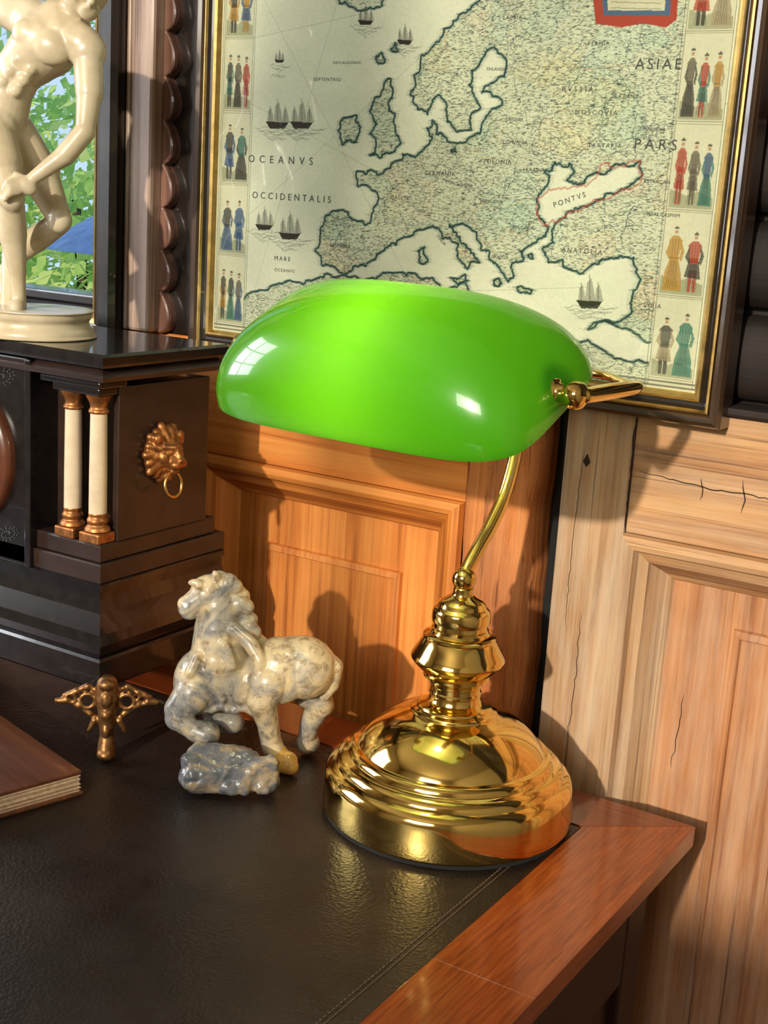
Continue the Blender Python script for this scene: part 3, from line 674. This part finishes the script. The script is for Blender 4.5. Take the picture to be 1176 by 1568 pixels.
# ---------------------------------------------------------------- lamp
L=empty('bankers_lamp',(0,0,.75),math.radians(-4))
lathe('felt_pad',[(0,0),(.0852,0),(.0852,.003),(0,.003)],felt,L)
prof=[(0,.0028),(.0858,.0028),(.0872,.0045),(.0875,.008),(.0870,.016),(.0864,.022),(.0860,.026),(.0855,.0285),(.0840,.0315),(.0818,.0335),(.0800,.0345),
 (.0790,.0350),(.0785,.0375),(.0765,.0400),(.0735,.0415),(.0715,.0420),(.0708,.0425),(.0702,.0450),(.0685,.0470),(.0665,.0478),(.0650,.0480),(.0640,.0484),
 (.0630,.0505),(.0605,.0545),(.0565,.0590),(.0515,.0635),(.0460,.0675),(.0400,.0710),(.0345,.0735),(.0305,.0748),(.0300,.0752),(.0296,.0765),(.0280,.0778),(.0262,.0784),(.0258,.0788),(.0252,.0800),(.0230,.0812),
 (.0205,.0818),(.0185,.0830),(.0175,.0850),(.0172,.0870),(.0180,.0880),(.0180,.0895),(.0172,.0905),(.0172,.0935),(.0180,.0945),(.0180,.0960),(.0172,.0970),(.0178,.0980),(.0215,.0992),(.0228,.1000),(.0228,.1018),
 (.0220,.1024),(.0250,.1050),(.0300,.1100),(.0318,.1122),(.0322,.1135),(.0318,.1150),(.0305,.1172),(.0275,.1225),(.0255,.1262),(.0245,.1275),(.0250,.1285),(.0248,.1298),(.0232,.1308),(.0205,.1315),
 (.0195,.1330),(.0195,.1345),(.0185,.1352),(.0182,.1380),(.0196,.1390),(.0200,.1405),(.0198,.1460),(.0190,.1480),(.0172,.1495),(.0165,.1502),(.0160,.1520),(.0130,.1548),(.0095,.1566),(.0075,.1580),(.0068,.1600),(.0068,.1625),(.0055,.1640),(0,.1645)]
lathe('turned_base',prof,brass,L,160,ang=32)
ball=[(0,.1605)]+[(.0082*math.sin(math.pi*k/16),.1687-.0082*math.cos(math.pi*k/16)) for k in range(1,16)]+[(0,.177)]
lathe('swivel_ball',ball,brass,L,40)
sweep('stem',[(0,0,.172),(0,.0035,.1765),(0,.012,.185),(0,.028,.2),(0,.043,.219),(0,.052,.240),(0,.056,.262),(0,.056,.285),(0,.052,.302),(0,.045,.312)],[.0044,.0046]+[.0049]*8,brass,L,20)
SA=Vector((-.0125,-.074,.303)); half=.1145; RR=.0625; tilt=math.radians(26)
kx=half+.004; ZK=.3145; YK=-.078
for sgn in (1,-1):
    t_='r' if sgn>0 else 'l'
    pts=[(0,.047,.311),(.03*sgn,.044,.312),(.07*sgn,.034,.313),((kx-.010)*sgn+SA.x,.012,.313),((kx+.004)*sgn+SA.x,.000,.3135),((kx+.009)*sgn+SA.x,-.014,ZK)]
    sweep('yoke_'+t_,pts,.0026,brass,L,14)
    sweep('arm_'+t_,[((kx+.008)*sgn+SA.x,-.006,ZK),((kx+.009)*sgn+SA.x,-.016,ZK),((kx+.009)*sgn+SA.x,-.045,ZK),((kx+.008)*sgn+SA.x,YK,ZK)],[.0034,.0044,.0048,.0044],brass,L,18,4)
    lathe('washer_'+t_,smooth_prof([(0,-.016),(.0125,-.016),(.0130,-.012),(.0105,-.0085),(0,-.008)],4),darkbronze,L,32,loc=(SA.x+sgn*(half+.001),YK,ZK),rot=(0,sgn*math.pi/2,0))
    lathe('knob_'+t_,smooth_prof([(0,-.010),(.0095,-.010),(.0090,-.0075),(.0080,-.004),(.0062,-.002),(.006,.002),(.0074,.004),(.0080,.008),(.0064,.0125),(0,.015)],4),brass,L,32,loc=(SA.x+sgn*(half+.001),YK,ZK),rot=(0,sgn*math.pi/2,0))
lathe('socket',[(0,-.02),(.012,-.02),(.014,-.015),(.014,.03),(.01,.034),(0,.034)],brass,L,32,loc=(0,-.012,.316),rot=(math.radians(84),0,0))
lathe('stem_hub',smooth_prof([(0,-.012),(.007,-.011),(.009,0),(.007,.011),(0,.012)],4),brass,L,24,loc=(0,.046,.311),rot=(math.radians(90),0,0))
sweep('socket_arm',[(0,.045,.311),(0,.03,.316),(0,.008,.317)],.004,brass,L,12,4)
bulbm,nt,b=nm('bulb_glass'); setp(b,rough=.2)
nt.links.new(ramp(nt,noise(nt,coord(nt),20,2),[(0,(.9,.88,.82)),(1,(.98,.96,.92))]),b.inputs['Base Color'])
def shade_surface(Rz,Ry,hx):
    V=[]; NPh,NV=160,44
    for j in range(NV+1):
        t=j/NV; psi=t*math.pi/2*.9999
        hz=math.sin(psi); fy=math.cos(psi); fx=(1-hz**2.3)**(1/2.3)
        for i in range(NPh):
            w_=2*math.pi*(i+.5)/NPh; pe=2/(5.0-2.6*t)
            cx=math.copysign(abs(math.cos(w_))**pe,math.cos(w_)); cy=math.copysign(abs(math.sin(w_))**pe,math.sin(w_))
            V.append((hx*fx*cx,Ry*fy*cy,Rz*hz))
    return V,NPh,NV
Vo,NPh,NV=shade_surface(RR,RR,half); Vi,_,_=shade_surface(RR-.0032,RR-.0032,half-.0032)
def tiltv(v):
    c_,s_=math.cos(tilt),math.sin(tilt); return (v[0],v[1]*c_-v[2]*s_,v[1]*s_+v[2]*c_)
n0=len(Vo); V=[tiltv(v) for v in Vo+Vi]; Fc=[]; mi=[]
for off,flip,mt in ((0,False,0),(n0,True,1)):
    for j in range(NV):
        for i in range(NPh):
            i2=(i+1)%NPh; q=(off+j*NPh+i,off+j*NPh+i2,off+(j+1)*NPh+i2,off+(j+1)*NPh+i)
            Fc.append(q[::-1] if flip else q); mi.append(mt)
    q=tuple(off+NV*NPh+i for i in range(NPh)); Fc.append(q[::-1] if flip else q); mi.append(mt)
for i in range(NPh):
    i2=(i+1)%NPh; Fc.append((i2,i,n0+i,n0+i2)); mi.append(0)
s_=mesh('glass_shade',V,Fc,glass,L,True,loc=SA); s_.data.materials.append(opal)
for p,k in zip(s_.data.polygons,mi): p.material_index=k
sm_angle(s_,50)
blob('bulb',[('e',(0,-.058,.314),(.014,.022,.014))],.003,bulbm,L)
pl=bpy.data.lights.new('bulb_light','POINT'); pl.energy=.38; pl.color=(1,.88,.62); pl.shadow_soft_size=.014
po=bpy.data.objects.new('bulb_light',pl); COL.objects.link(po); po.parent=L; po.location=(-.014,-.082,.318)

# ---------------------------------------------------------------- clock
K=empty('mantel_clock',(-.2530,-.082,.75),math.radians(0))
KW=-.315
def kbox(n_,x0,x1,y0,y1,z0,z1,m_,bv=.0012): return box(n_,x0,x1,y0,y1,z0,z1,m_,K,bv)
def ktier(n_,levels,m_,xa=KW,xb=.010,ya=-.010,yb=.142):
    return rect_rings(n_,[(xa+i,xb-i,ya+i,yb-i*.4,z) for z,i in levels],m_,K,axis='Z')
ktier('base_block',[(.052,.002),(.054,0),(.074,0),(.076,.0015)],blackslate)
ktier('base_ogee',[(.076,.003),(.080,.001),(.086,.000),(.094,.0015),(.100,.004),(.108,.0075),(.118,.0095),(.124,.0095),(.1245,.0075),(.129,.0075),(.130,.009)],blackslate)
ktier('step_1',[(.130,.009),(.131,.008),(.1435,.008),(.1445,.009)],brownslate)
ktier('step_2',[(.1445,.013),(.1455,.0115),(.1565,.0115),(.158,.0125)],brownslate,yb=.134)
kbox('case_back',KW+.014,-.003,.022,.118,.158,.272,brownslate)
kbox('case_right',-.0065,-.001,.018,.118,.158,.272,brownslate,.0006)
kbox('case_left',KW+.012,KW+.018,.018,.118,.158,.272,brownslate,.0006)
kbox('case_centre',-.238,-.067,-.002,.03,.130,.2855,blackslate)
kbox('centre_return',-.072,-.066,-.006,.03,.130,.2855,blackslate,.001)
for tag,s in (('right',0),('left',1)):
    def fx(x): return x if not s else KW+.010-x
    for ci,xc in enumerate((-.012,-.037)):
        x=fx(xc)
        kbox('column_plinth_%s%d'%(tag,ci),x-.0098,x+.0098,-.0005,.0177,.158,.166,bronze,.0015)
        lathe('column_base_%s%d'%(tag,ci),smooth_prof([(0,0),(.0088,0),(.0088,.003),(.0072,.005),(.008,.008),(.0066,.011),(.0064,.014),(0,.014)],3),bronze,K,28,loc=(x,.009,.166))
        lathe('column_shaft_%s%d'%(tag,ci),[(0,0),(.0066,0),(.0065,.03),(.0060,.076),(0,.076)],marblecol,K,32,loc=(x,.009,.178))
        lathe('capital_%s%d'%(tag,ci),smooth_prof([(0,0),(.0066,0),(.0074,.002),(.0062,.004),(.0070,.008),(.0088,.0115),(.0090,.0138),(0,.0138)],3),bronze,K,12,loc=(x,.009,.2527))
    x=sorted((fx(-.002),fx(-.048))); kbox('entablature_'+tag,x[0],x[1],-.0015,.022,.2665,.272,blackslate)
    x=sorted((fx(.001),fx(-.058))); kbox('cornice_'+tag,x[0],x[1],-.004,.024,.272,.277,blackslate)
ktier('cornice',[(.277,.010),(.2775,.004),(.281,.003),(.284,.008),(.2855,.011)],brownslate,yb=.132)
ktier('top_slab',[(.2855,.012),(.287,.0065),(.289,.006),(.2945,.006),(.2965,.008)],blackslate,yb=.136)
DC=(-.141,-.0022,.207)
lathe('dial_bezel',smooth_prof([(.038,.0),(.041,.007),(.048,.009),(.0545,.006),(.0565,0)],4),simple('dial_bezel_wood',rgb(84,46,28),.3,0,.5,.3,60,.1),K,96,loc=DC,rot=(math.pi/2,0,0))
lathe('dial_face',[(0,.002),(.040,.002)],white_m,K,64,loc=DC,rot=(math.pi/2,0,0))
for i in range(12):
    a=i*math.pi/6; box('hour_%d'%i,-.001,.001,-.0008,0,-.004,.004,ebony,K,loc=(DC[0]+.031*math.sin(a),-.0046,DC[2]+.031*math.cos(a)),rot=(0,a,0))
for nme,ln,an_ in (('hour_hand',.02,.9),('minute_hand',.029,4.0)):
    box(nme,-.0009,.0009,-.0006,0,0,ln,ebony,K,loc=(DC[0],-.0057,DC[2]),rot=(0,an_,0))
bm=bmesh.new()
for bx_,bz_,f_ in ((-.088,.268,1),(-.082,.150,.8)):
    for k in range(40):
        a=k*.42; r=.002+.0011*k**.62
        bmesh.ops.create_icosphere(bm,subdivisions=1,radius=.0007,matrix=Matrix.Translation((bx_-.012+f_*r*1.3*math.cos(a),-.0021,bz_+.6*f_*r*math.sin(a)+.3*r*math.cos(a))))
me=bpy.data.meshes.new('pricked_ornament'); bm.to_mesh(me); bm.free(); obj('pricked_ornament',me,greyinc,K,True)
LY,LZ=.062,.219
def lion():
    it=[]; ox=-.001
    def P(u,v,w): return (ox+w,LY+u*.95,LZ+v*.95)
    it.append(('e',P(0,0,.002),(.006,.019,.020)))
    for k in range(18):
        a=2*math.pi*k/18; rr=.0185+.002*(k%2)
        it.append(('c',P(rr*.55*math.cos(a),rr*.55*math.sin(a)+.002,.006),.0040,P(rr*math.cos(a),rr*1.05*math.sin(a)+.001,.004),.0032))
    for k in range(12):
        a=2*math.pi*(k+.5)/12; it.append(('c',P(.011*math.cos(a),.011*math.sin(a)+.003,.009),.0032,P(.015*math.cos(a),.016*math.sin(a)+.003,.007),.0026))
    it.append(('e',P(0,.001,.009),(.008,.0105,.012)))
    it.append(('e',P(0,-.005,.016),(.0065,.0068,.0058)))
    it.append(('e',P(0.0042,-.0065,.0185),(.0042,.0036,.0036))); it.append(('e',P(-.0042,-.0065,.0185),(.0042,.0036,.0036)))
    it.append(('c',P(0,.006,.0155),.0028,P(0,-.003,.0215),.0026)); it.append(('e',P(0,-.0028,.0225),(.002,.0036,.0018)))
    for s in (-1,1):
        it.append(('c',P(.002*s,.0065,.0165),.0022,P(.0085*s,.0075,.0125),.002))
        it.append(('e',P(.0085*s,-.001,.0115),(.004,.004,.005)))
        it.append(('e',P(.0125*s,.0135,.009),(.003,.0042,.0046)))
        it.append(('e',P(.0052*s,.0028,.0152),(.0015,.002,.0014)))
    it.append(('e',P(0,-.0125,.014),(.0045,.004,.003))); it.append(('c',P(0,-.018,.008),.004,P(0,-.024,.004),.002))
    return it
blob('lion_mask',lion(),.0009,bronze,K,2)
torus('lion_ring',.0092,.0012,gold,K,loc=(.013,LY,LZ-.0225),rot=(0,math.radians(82),0))
def foot(nm_,x,y,rz):
    it=[('c',(0,0,.058),.0075,(0,0,.048),.0085),('c',(0,0,.048),.0085,(0,-.002,.034),.0062),('c',(0,-.002,.034),.0060,(0,-.001,.018),.0050),('c',(0,-.001,.018),.0052,(0,-.003,.008),.0066),('e',(0,-.004,.0055),(.0068,.008,.0055)),
          ('e',(0,-.008,.049),(.004,.003,.006)),('e',(0,-.0075,.037),(.0035,.003,.004)),('e',(0,-.007,.060),(.0060,.004,.004)),('e',(0,-.006,.024),(.003,.003,.005))]
    for s in (-1,1):
        pts=[(.004,.028),(.012,.035),(.020,.041),(.029,.045),(.036,.044)]
        for a,b_ in zip(pts[:-1],pts[1:]): it.append(('c',(a[0]*s,.001,a[1]),.0028,(b_[0]*s,.002,b_[1]),.0021))
        pts=[(.006,.052),(.014,.056),(.022,.052),(.031,.048)]
        for a,b_ in zip(pts[:-1],pts[1:]): it.append(('c',(a[0]*s,.001,a[1]),.0026,(b_[0]*s,.002,b_[1]),.0018))
        it.append(('c',(.009*s,0,.03),.0025,(.013*s,0,.022),.0015))
        for k in range(10):
            a0=k*.63; a1=a0+.63
            for xx_,zz_,r_,w_ in ((.014,.045,.0055,.0016),(.026,.0465,.0036,.0013)):
                it.append(('c',(s*xx_+r_*math.cos(a0),0,zz_+r_*math.sin(a0)),w_,(s*xx_+r_*math.cos(a1),0,zz_+r_*math.sin(a1)),w_))
    return blob(nm_,it,.0008,darkbronze,K,2,loc=(x,y,0),rot=(0,0,rz))
foot('foot_fr',.014,-.006,math.radians(38)); foot('foot_br',.000,.128,math.radians(142)); foot('foot_fl',KW+.01,-.002,math.radians(-38)); foot('foot_bl',KW+.01,.128,math.radians(-142))

# ---------------------------------------------------------------- statue
S=empty('discus_thrower_statue',(-.3610,-.0420,1.0465),math.radians(31.5))
k_=.000508
def SP(px,py,d): return ((px-60-(500-py)*.018)*k_,d,(505-py)*k_*1.02)
bp=smooth_prof([(.0,0),(.042,0),(.0435,.003),(.0425,.006),(.0405,.008),(.0395,.012),(.0412,.015),(.0415,.0185),(.040,.0208),(0,.0212)],4)
lathe('statue_base',bp,ivory,S,96)
def cc(a,r1,b_,r2): return ('c',SP(*a),r1,SP(*b_),r2)
it=[]
it+=[cc((8,212,0),.021,(22,172,0),.0185),cc((22,172,0),.0172,(45,132,0),.0162),cc((45,132,0),.0178,(80,98,0),.0240),cc((80,98,0),.0235,(102,74,.004),.0212),
     cc((62,70,.012),.018,(108,86,-.004),.0185),cc((100,80,-.004),.0155,(140,98,-.012),.0140),cc((60,66,.015),.0165,(18,50,.024),.0140)]
it+=[('e',SP(98,104,-.018),(.0145,.009,.0125),(0,20,0)),('e',SP(66,90,-.013),(.0135,.010,.0115),(0,20,0))]
for a in ((58,128),(47,143),(36,158)):
    for o_ in (-9,9): it.append(('e',SP(a[0]+o_,a[1]+o_*.6,-.0145),(.0053,.0052,.0053)))
for q in range(4): it.append(('e',SP(78-q*7,122+q*9,-.012),(.0045,.004,.0032),(0,40,0)))
it+=[('e',SP(-6,205,.012),(.021,.019,.021)),('e',SP(10,215,-.010),(.018,.016,.019))]
it+=[cc((106,70,0),.0125,(128,50,-.006),.0105),('e',SP(143,27,-.010),(.0165,.0155,.0185),(0,40,0)),cc((146,38,-.014),.010,(150,52,-.016),.0078),
     cc((153,34,-.022),.0024,(159,44,-.026),.0028),('e',SP(151,51,-.022),(.004,.0035,.0020)),('e',SP(155,28,-.021),(.006,.004,.002)),('e',SP(136,36,-.024),(.0022,.0022,.004)),('e',SP(148,40,-.024),(.0022,.0018,.0012))]
for q in range(40):
    a=rng.uniform(0,6.28); b_=rng.uniform(-.1,1.4); it.append(('e',SP(138+27*math.cos(a)*math.cos(b_)-2,22-30*math.sin(b_)*.9+4,-.010+.0145*math.sin(a)*math.cos(b_)),(.0036,.0036,.0036)))
it+=[('e',SP(147,106,-.014),(.0138,.013,.0145)),cc((148,112,-.015),.0108,(153,162,-.022),.0102),cc((153,162,-.022),.0094,(150,214,-.030),.0070),cc((150,214,-.030),.0076,(122,248,-.033),.0076),cc((122,248,-.033),.0072,(80,280,-.036),.0048),
     ('e',SP(66,290,-.037),(.0105,.006,.0065),(0,30,0))]
for f,(dx,dy) in enumerate(((0,0),(2,6),(3,11),(2,16))):
    it+=[cc((60+dx,284+dy,-.041),.0024,(48+dx,288+dy,-.045),.0022),cc((48+dx,288+dy,-.045),.0021,(40+dx,298+dy*.9,-.043),.0018)]
it+=[cc((66,282,-.036),.0025,(54,276,-.037),.002)]
it+=[cc((18,52,.024),.0125,(-40,24,.034),.0105),cc((-40,24,.034),.0095,(-74,-22,.036),.0075),cc((-74,-22,.036),.0082,(-112,-66,.030),.0052),('e',SP(-122,-78,.028),(.008,.006,.009))]
for f in range(4): it+=[cc((-124+f*5,-84-f*2,.028),.0023,(-132+f*6,-104-f*2,.022),.0019)]
it+=[cc((-116,-74,.026),.0024,(-110,-90,.020),.002)]
it+=[cc((0,215,-.012),.0190,(25,262,-.022),.0160),cc((25,262,-.022),.0155,(42,308,-.028),.0100),('e',SP(46,310,-.031),(.0092,.009,.0102)),cc((42,315,-.026),.0092,(38,362,-.018),.0104),cc((38,362,-.018),.0100,(43,415,-.016),.0062),cc((43,415,-.016),.0059,(44,455,-.016),.0050),
     ('e',SP(40,462,-.012),(.0066,.0075,.006)),cc((44,462,-.020),.006,(52,474,-.034),.0042)]
for f in range(5): it+=[cc((46+f*3.2,472,-.032+f*.001),.0024,(47+f*3.6,474,-.0385+f*.0018),.0021)]
it+=[cc((20,215,.010),.0180,(62,275,.012),.0155),cc((62,275,.012),.0145,(92,335,.010),.0092),('e',SP(95,338,.006),(.0092,.0092,.0098)),cc((90,342,.012),.0090,(48,370,.022),.0100),cc((48,370,.022),.0095,(10,404,.026),.0060),cc((10,404,.026),.0056,(-6,424,.026),.0050),
     cc((-6,424,.026),.0058,(0,462,.020),.0042)]
for f in range(5): it+=[cc((-4+f*2.5,456,.018),.0023,(0+f*3,466,.013+f*.001),.002)]
blob('figure',it,.00115,ivory,S,3)
lathe('discus',smooth_prof([(0,-.003),(.02,-.0028),(.026,0),(.02,.0028),(0,.003)],4),ivory,S,40,loc=SP(-128,-104,.020),rot=(math.radians(70),0,0))
blob('tree_stump',[('c',(-.022,.016,.018),.010,(-.022,.016,.075),.008),('c',(-.022,.016,.07),.0085,(-.027,.01,.110),.007)],.0015,ivory,S,3)

# ---------------------------------------------------------------- horse (rearing / leaping, both forelegs tucked)
Hh=empty('stone_horse',(-.150,-.022,.75),math.radians(31.5))
kh=.000478
def HP(px,py,d): return ((px-385-(1150-py)*.045)*kh,d,((1150-py)*kh-.407*d)/.914)
def hc(a,r1,b_,r2): return ('c',HP(*a),r1,HP(*b_),r2)
it=[]
it+=[hc((322,1022,0),.0235,(362,1030,0),.0215),hc((362,1030,0),.0210,(410,1015,0),.0205),hc((410,1015,0),.0205,(440,1004,0),.0235),('e',HP(455,1003,-.002),(.0255,.0235,.0235)),('e',HP(300,1034,-.006),(.0200,.020,.0250)),('e',HP(420,996,-.004),(.018,.019,.018)),
     hc((330,1000,0),.0235,(328,955,.0),.0185),hc((328,955,.0),.0185,(328,922,0),.0150),hc((328,922,0),.0145,(324,902,0),.0125),
     ('e',HP(316,900,-.001),(.0150,.0115,.0125)),hc((310,906,-.002),.0112,(292,918,-.004),.0088),hc((292,918,-.004),.0085,(282,928,-.006),.0072),('e',HP(278,922,-.006),(.0056,.006,.0056)),('e',HP(284,937,-.006),(.006,.0055,.004)),
     ('e',HP(314,918,-.006),(.0090,.006,.0090)),('e',HP(302,898,-.0115),(.0026,.002,.0024)),('e',HP(296,892,-.009),(.006,.003,.003)),hc((290,938,-.010),.0015,(282,934,-.011),.0013)]
it+=[('e',HP(326,880,-.008),(.0028,.0022,.0045),(0,-25,0)),('e',HP(336,878,.006),(.0028,.0022,.0045),(0,15,0))]
for q,(a,c) in enumerate([(336,880),(350,884),(360,896),(367,912),(372,930),(378,948),(386,962)]): it.append(hc((a-8,c+4,.002*(-1)**q),.0078,(a+3,c+8,.002*(-1)**q),.0058))
it+=[hc((482,988,.0),.009,(502,1000,-.001),.0078),hc((502,1000,-.001),.0075,(500,1026,-.003),.0062),hc((500,1026,-.003),.0060,(490,1044,-.003),.0040)]
it+=[('e',HP(424,1018,-.014),(.0205,.013,.0225),(0,15,0)),hc((408,1030,-.017),.0150,(396,1056,-.019),.0115),hc((396,1056,-.019),.0108,(404,1088,-.014),.0085),hc((404,1088,-.014),.0082,(409,1118,-.012),.0078),hc((409,1118,-.012),.0078,(418,1140,-.012),.0086)]
it+=[('e',HP(466,1028,.010),(.015,.013,.018)),hc((470,1030,.012),.0140,(482,1056,.012),.0105),hc((482,1056,.012),.0100,(466,1084,.018),.0080),hc((466,1084,.018),.0076,(460,1112,.020),.0072)]
it+=[hc((292,1052,-.014),.0150,(270,1078,-.018),.0108),hc((270,1078,-.018),.0104,(268,1092,-.020),.0092),hc((268,1092,-.020),.0086,(294,1108,-.020),.0076)]
it+=[hc((332,1058,.010),.0125,(318,1086,.008),.0090),hc((318,1086,.008),.0084,(334,1094,.004),.0070)]
for q in range(11): it.append(('e',HP(308+q*9,1070+3*math.sin(q*1.7),-.013),(.0048,.006,.0038),(0,30,0)))
for q in range(8): it.append(('e',HP(330+q*8,1056+3*math.sin(q*2.1),-.0175),(.0042,.004,.0032),(0,30,0)))
it+=[hc((352,955,-.012),.0050,(378,975,-.015),.0055),hc((378,975,-.015),.0055,(394,1000,-.0205),.0050),hc((394,1000,-.0205),.0050,(392,1030,-.022),.0045),
     hc((340,980,-.018),.0042,(352,1010,-.0215),.0038),hc((300,1000,-.018),.004,(290,1024,-.0225),.004)]
blob('horse_body',it,.0011,stone,Hh,2)
hx_,_,_=HP(424,1148,-.014)
blob('hoof_hind_near',[('c',HP(417,1134,-.012),.0084,(hx_-.002,-.013,.0095),.0088),('c',(hx_-.003,-.014,.0062),.0062,(hx_+.008,-.018,.0060),.0060),('c',(hx_-.002,-.010,.0080),.0080,(hx_+.005,-.014,.0085),.0078)],.0011,hoofm,Hh,2)
blob('hoof_hind_far',[('c',HP(460,1110,.020),.0076,(HP(462,1120,.021)[0],.021,.0092),.0092)],.0011,stone,Hh,2)
def hoof(n_,a,ra,b_,rb_,m_): blob(n_,[('c',HP(*a),ra,HP(*b_),rb_)],.0011,m_,Hh,2)
hoof('hoof_fore_near',(294,1108,-.020),.0082,(312,1113,-.020),.0100,stone)
hoof('hoof_fore_far',(334,1094,.004),.0075,(348,1092,.002),.0085,stone)
rb=[]
for a,b_,r in (((-.036,-.058,.013),(-.008,-.052,.0145),.0140),((-.034,-.048,.021),(-.006,-.046,.020),.0145),((-.006,-.052,.014),(.012,-.050,.012),.0118),((-.040,-.056,.022),(-.026,-.050,.026),.0095),((.002,-.056,.020),(.014,-.052,.023),.0075),((-.022,-.060,.010),(-.004,-.060,.008),.0085),((-.042,-.05,.010),(-.036,-.045,.010),.010),((.010,-.058,.007),(.014,-.046,.007),.007)):
    rb.append(('c',a,r,b_,r*.9))
ro=blob('rock_base',rb,.0013,stone2,Hh,1)
tx=bpy.data.textures.new('rock_disp','CLOUDS'); tx.noise_scale=.016; tx.noise_basis='VORONOI_F1'
dm=ro.modifiers.new('disp','DISPLACE'); dm.texture=tx; dm.strength=-.006; dm.mid_level=.3

# ---------------------------------------------------------------- book
B=empty('leather_bound_book',(-.208,-.142,.75),math.radians(-15))
cover=wood('book_cover_wood',rgb(54,28,18),rgb(92,52,34),rgb(122,76,50),'X',.35,coat=.4,knots=False,bmp=.1)
box('cover_bottom',-.30,0,-.21,0,.0,.003,cover,B,.001); box('cover_top',-.30,-.001,-.21,-.001,.0155,.0185,cover,B,.001)
n=26
for i in range(n):
    z0=.003+i*(.0125/n); o_=.002+.0010*((i*7)%5)/5+.0006*math.sin(i)
    box('leaf_%d'%i,-.296,-o_,-.208,-o_,z0,z0+.0125/n*.86,paper,B)
box('spine',-.303,-.296,-.21,0,.0,.0185,cover,B,.002)
sweep('ribbon_tassel',[(-.135,-.060,.0215),(-.125,-.055,.0215),(-.117,-.050,.0225),(-.108,-.052,.0215),(-.100,-.047,.0225),(-.092,-.049,.0215)],[.003,.002,.004,.003,.004,.0015],simple('ivory_cord',rgb(196,160,130),.7,0,0,.3,300,.4),B)

# ---------------------------------------------------------------- light
w=bpy.data.worlds.new('world'); sc.world=w; w.use_nodes=True; nt=w.node_tree; bg=nt.nodes['Background']
tc=nd(nt,'ShaderNodeTexCoord'); sp=nd(nt,'ShaderNodeSeparateXYZ'); nt.links.new(tc.outputs['Generated'],sp.inputs[0])
r=nd(nt,'ShaderNodeValToRGB'); e=r.color_ramp.elements; e[0].position=.45; e[0].color=(.52,.68,.90,1); e[1].position=1; e[1].color=(.20,.40,.90,1)
mr=nd(nt,'ShaderNodeMath',operation='MULTIPLY_ADD'); nt.links.new(sp.outputs['Z'],mr.inputs[0]); mr.inputs[1].default_value=.5; mr.inputs[2].default_value=.5
nt.links.new(mr.outputs[0],r.inputs['Fac']); nt.links.new(r.outputs['Color'],bg.inputs['Color']); bg.inputs['Strength'].default_value=1.1
def area(n_,loc,sx,sy,en,col,d):
    l=bpy.data.lights.new(n_,'AREA'); l.shape='RECTANGLE'; l.size=sx; l.size_y=sy; l.energy=en; l.color=col
    o=bpy.data.objects.new(n_,l); COL.objects.link(o); o.location=loc; o.rotation_euler=Vector(d).to_track_quat('-Z','Y').to_euler(); return o
area('window_fill_2',(.25,-2.70,1.94),1.2,.80,32,(1,.94,.86),(0,1,0))  # added fill lamp, standing in for daylight at the unseen front opening
area('window_fill_3',(-1.92,-.80,1.55),.9,1.1,38,(.94,.96,1),(1,0,0))  # added fill lamp, brightens the scene from the unseen left opening
sl=bpy.data.lights.new('sun','SUN'); sl.energy=3.3; sl.color=(1,.88,.70); sl.angle=math.radians(1.4)
so_=bpy.data.objects.new('sun',sl); COL.objects.link(so_)
so_.rotation_euler=Vector((-.08,1,-.33)).to_track_quat('-Z','Y').to_euler()
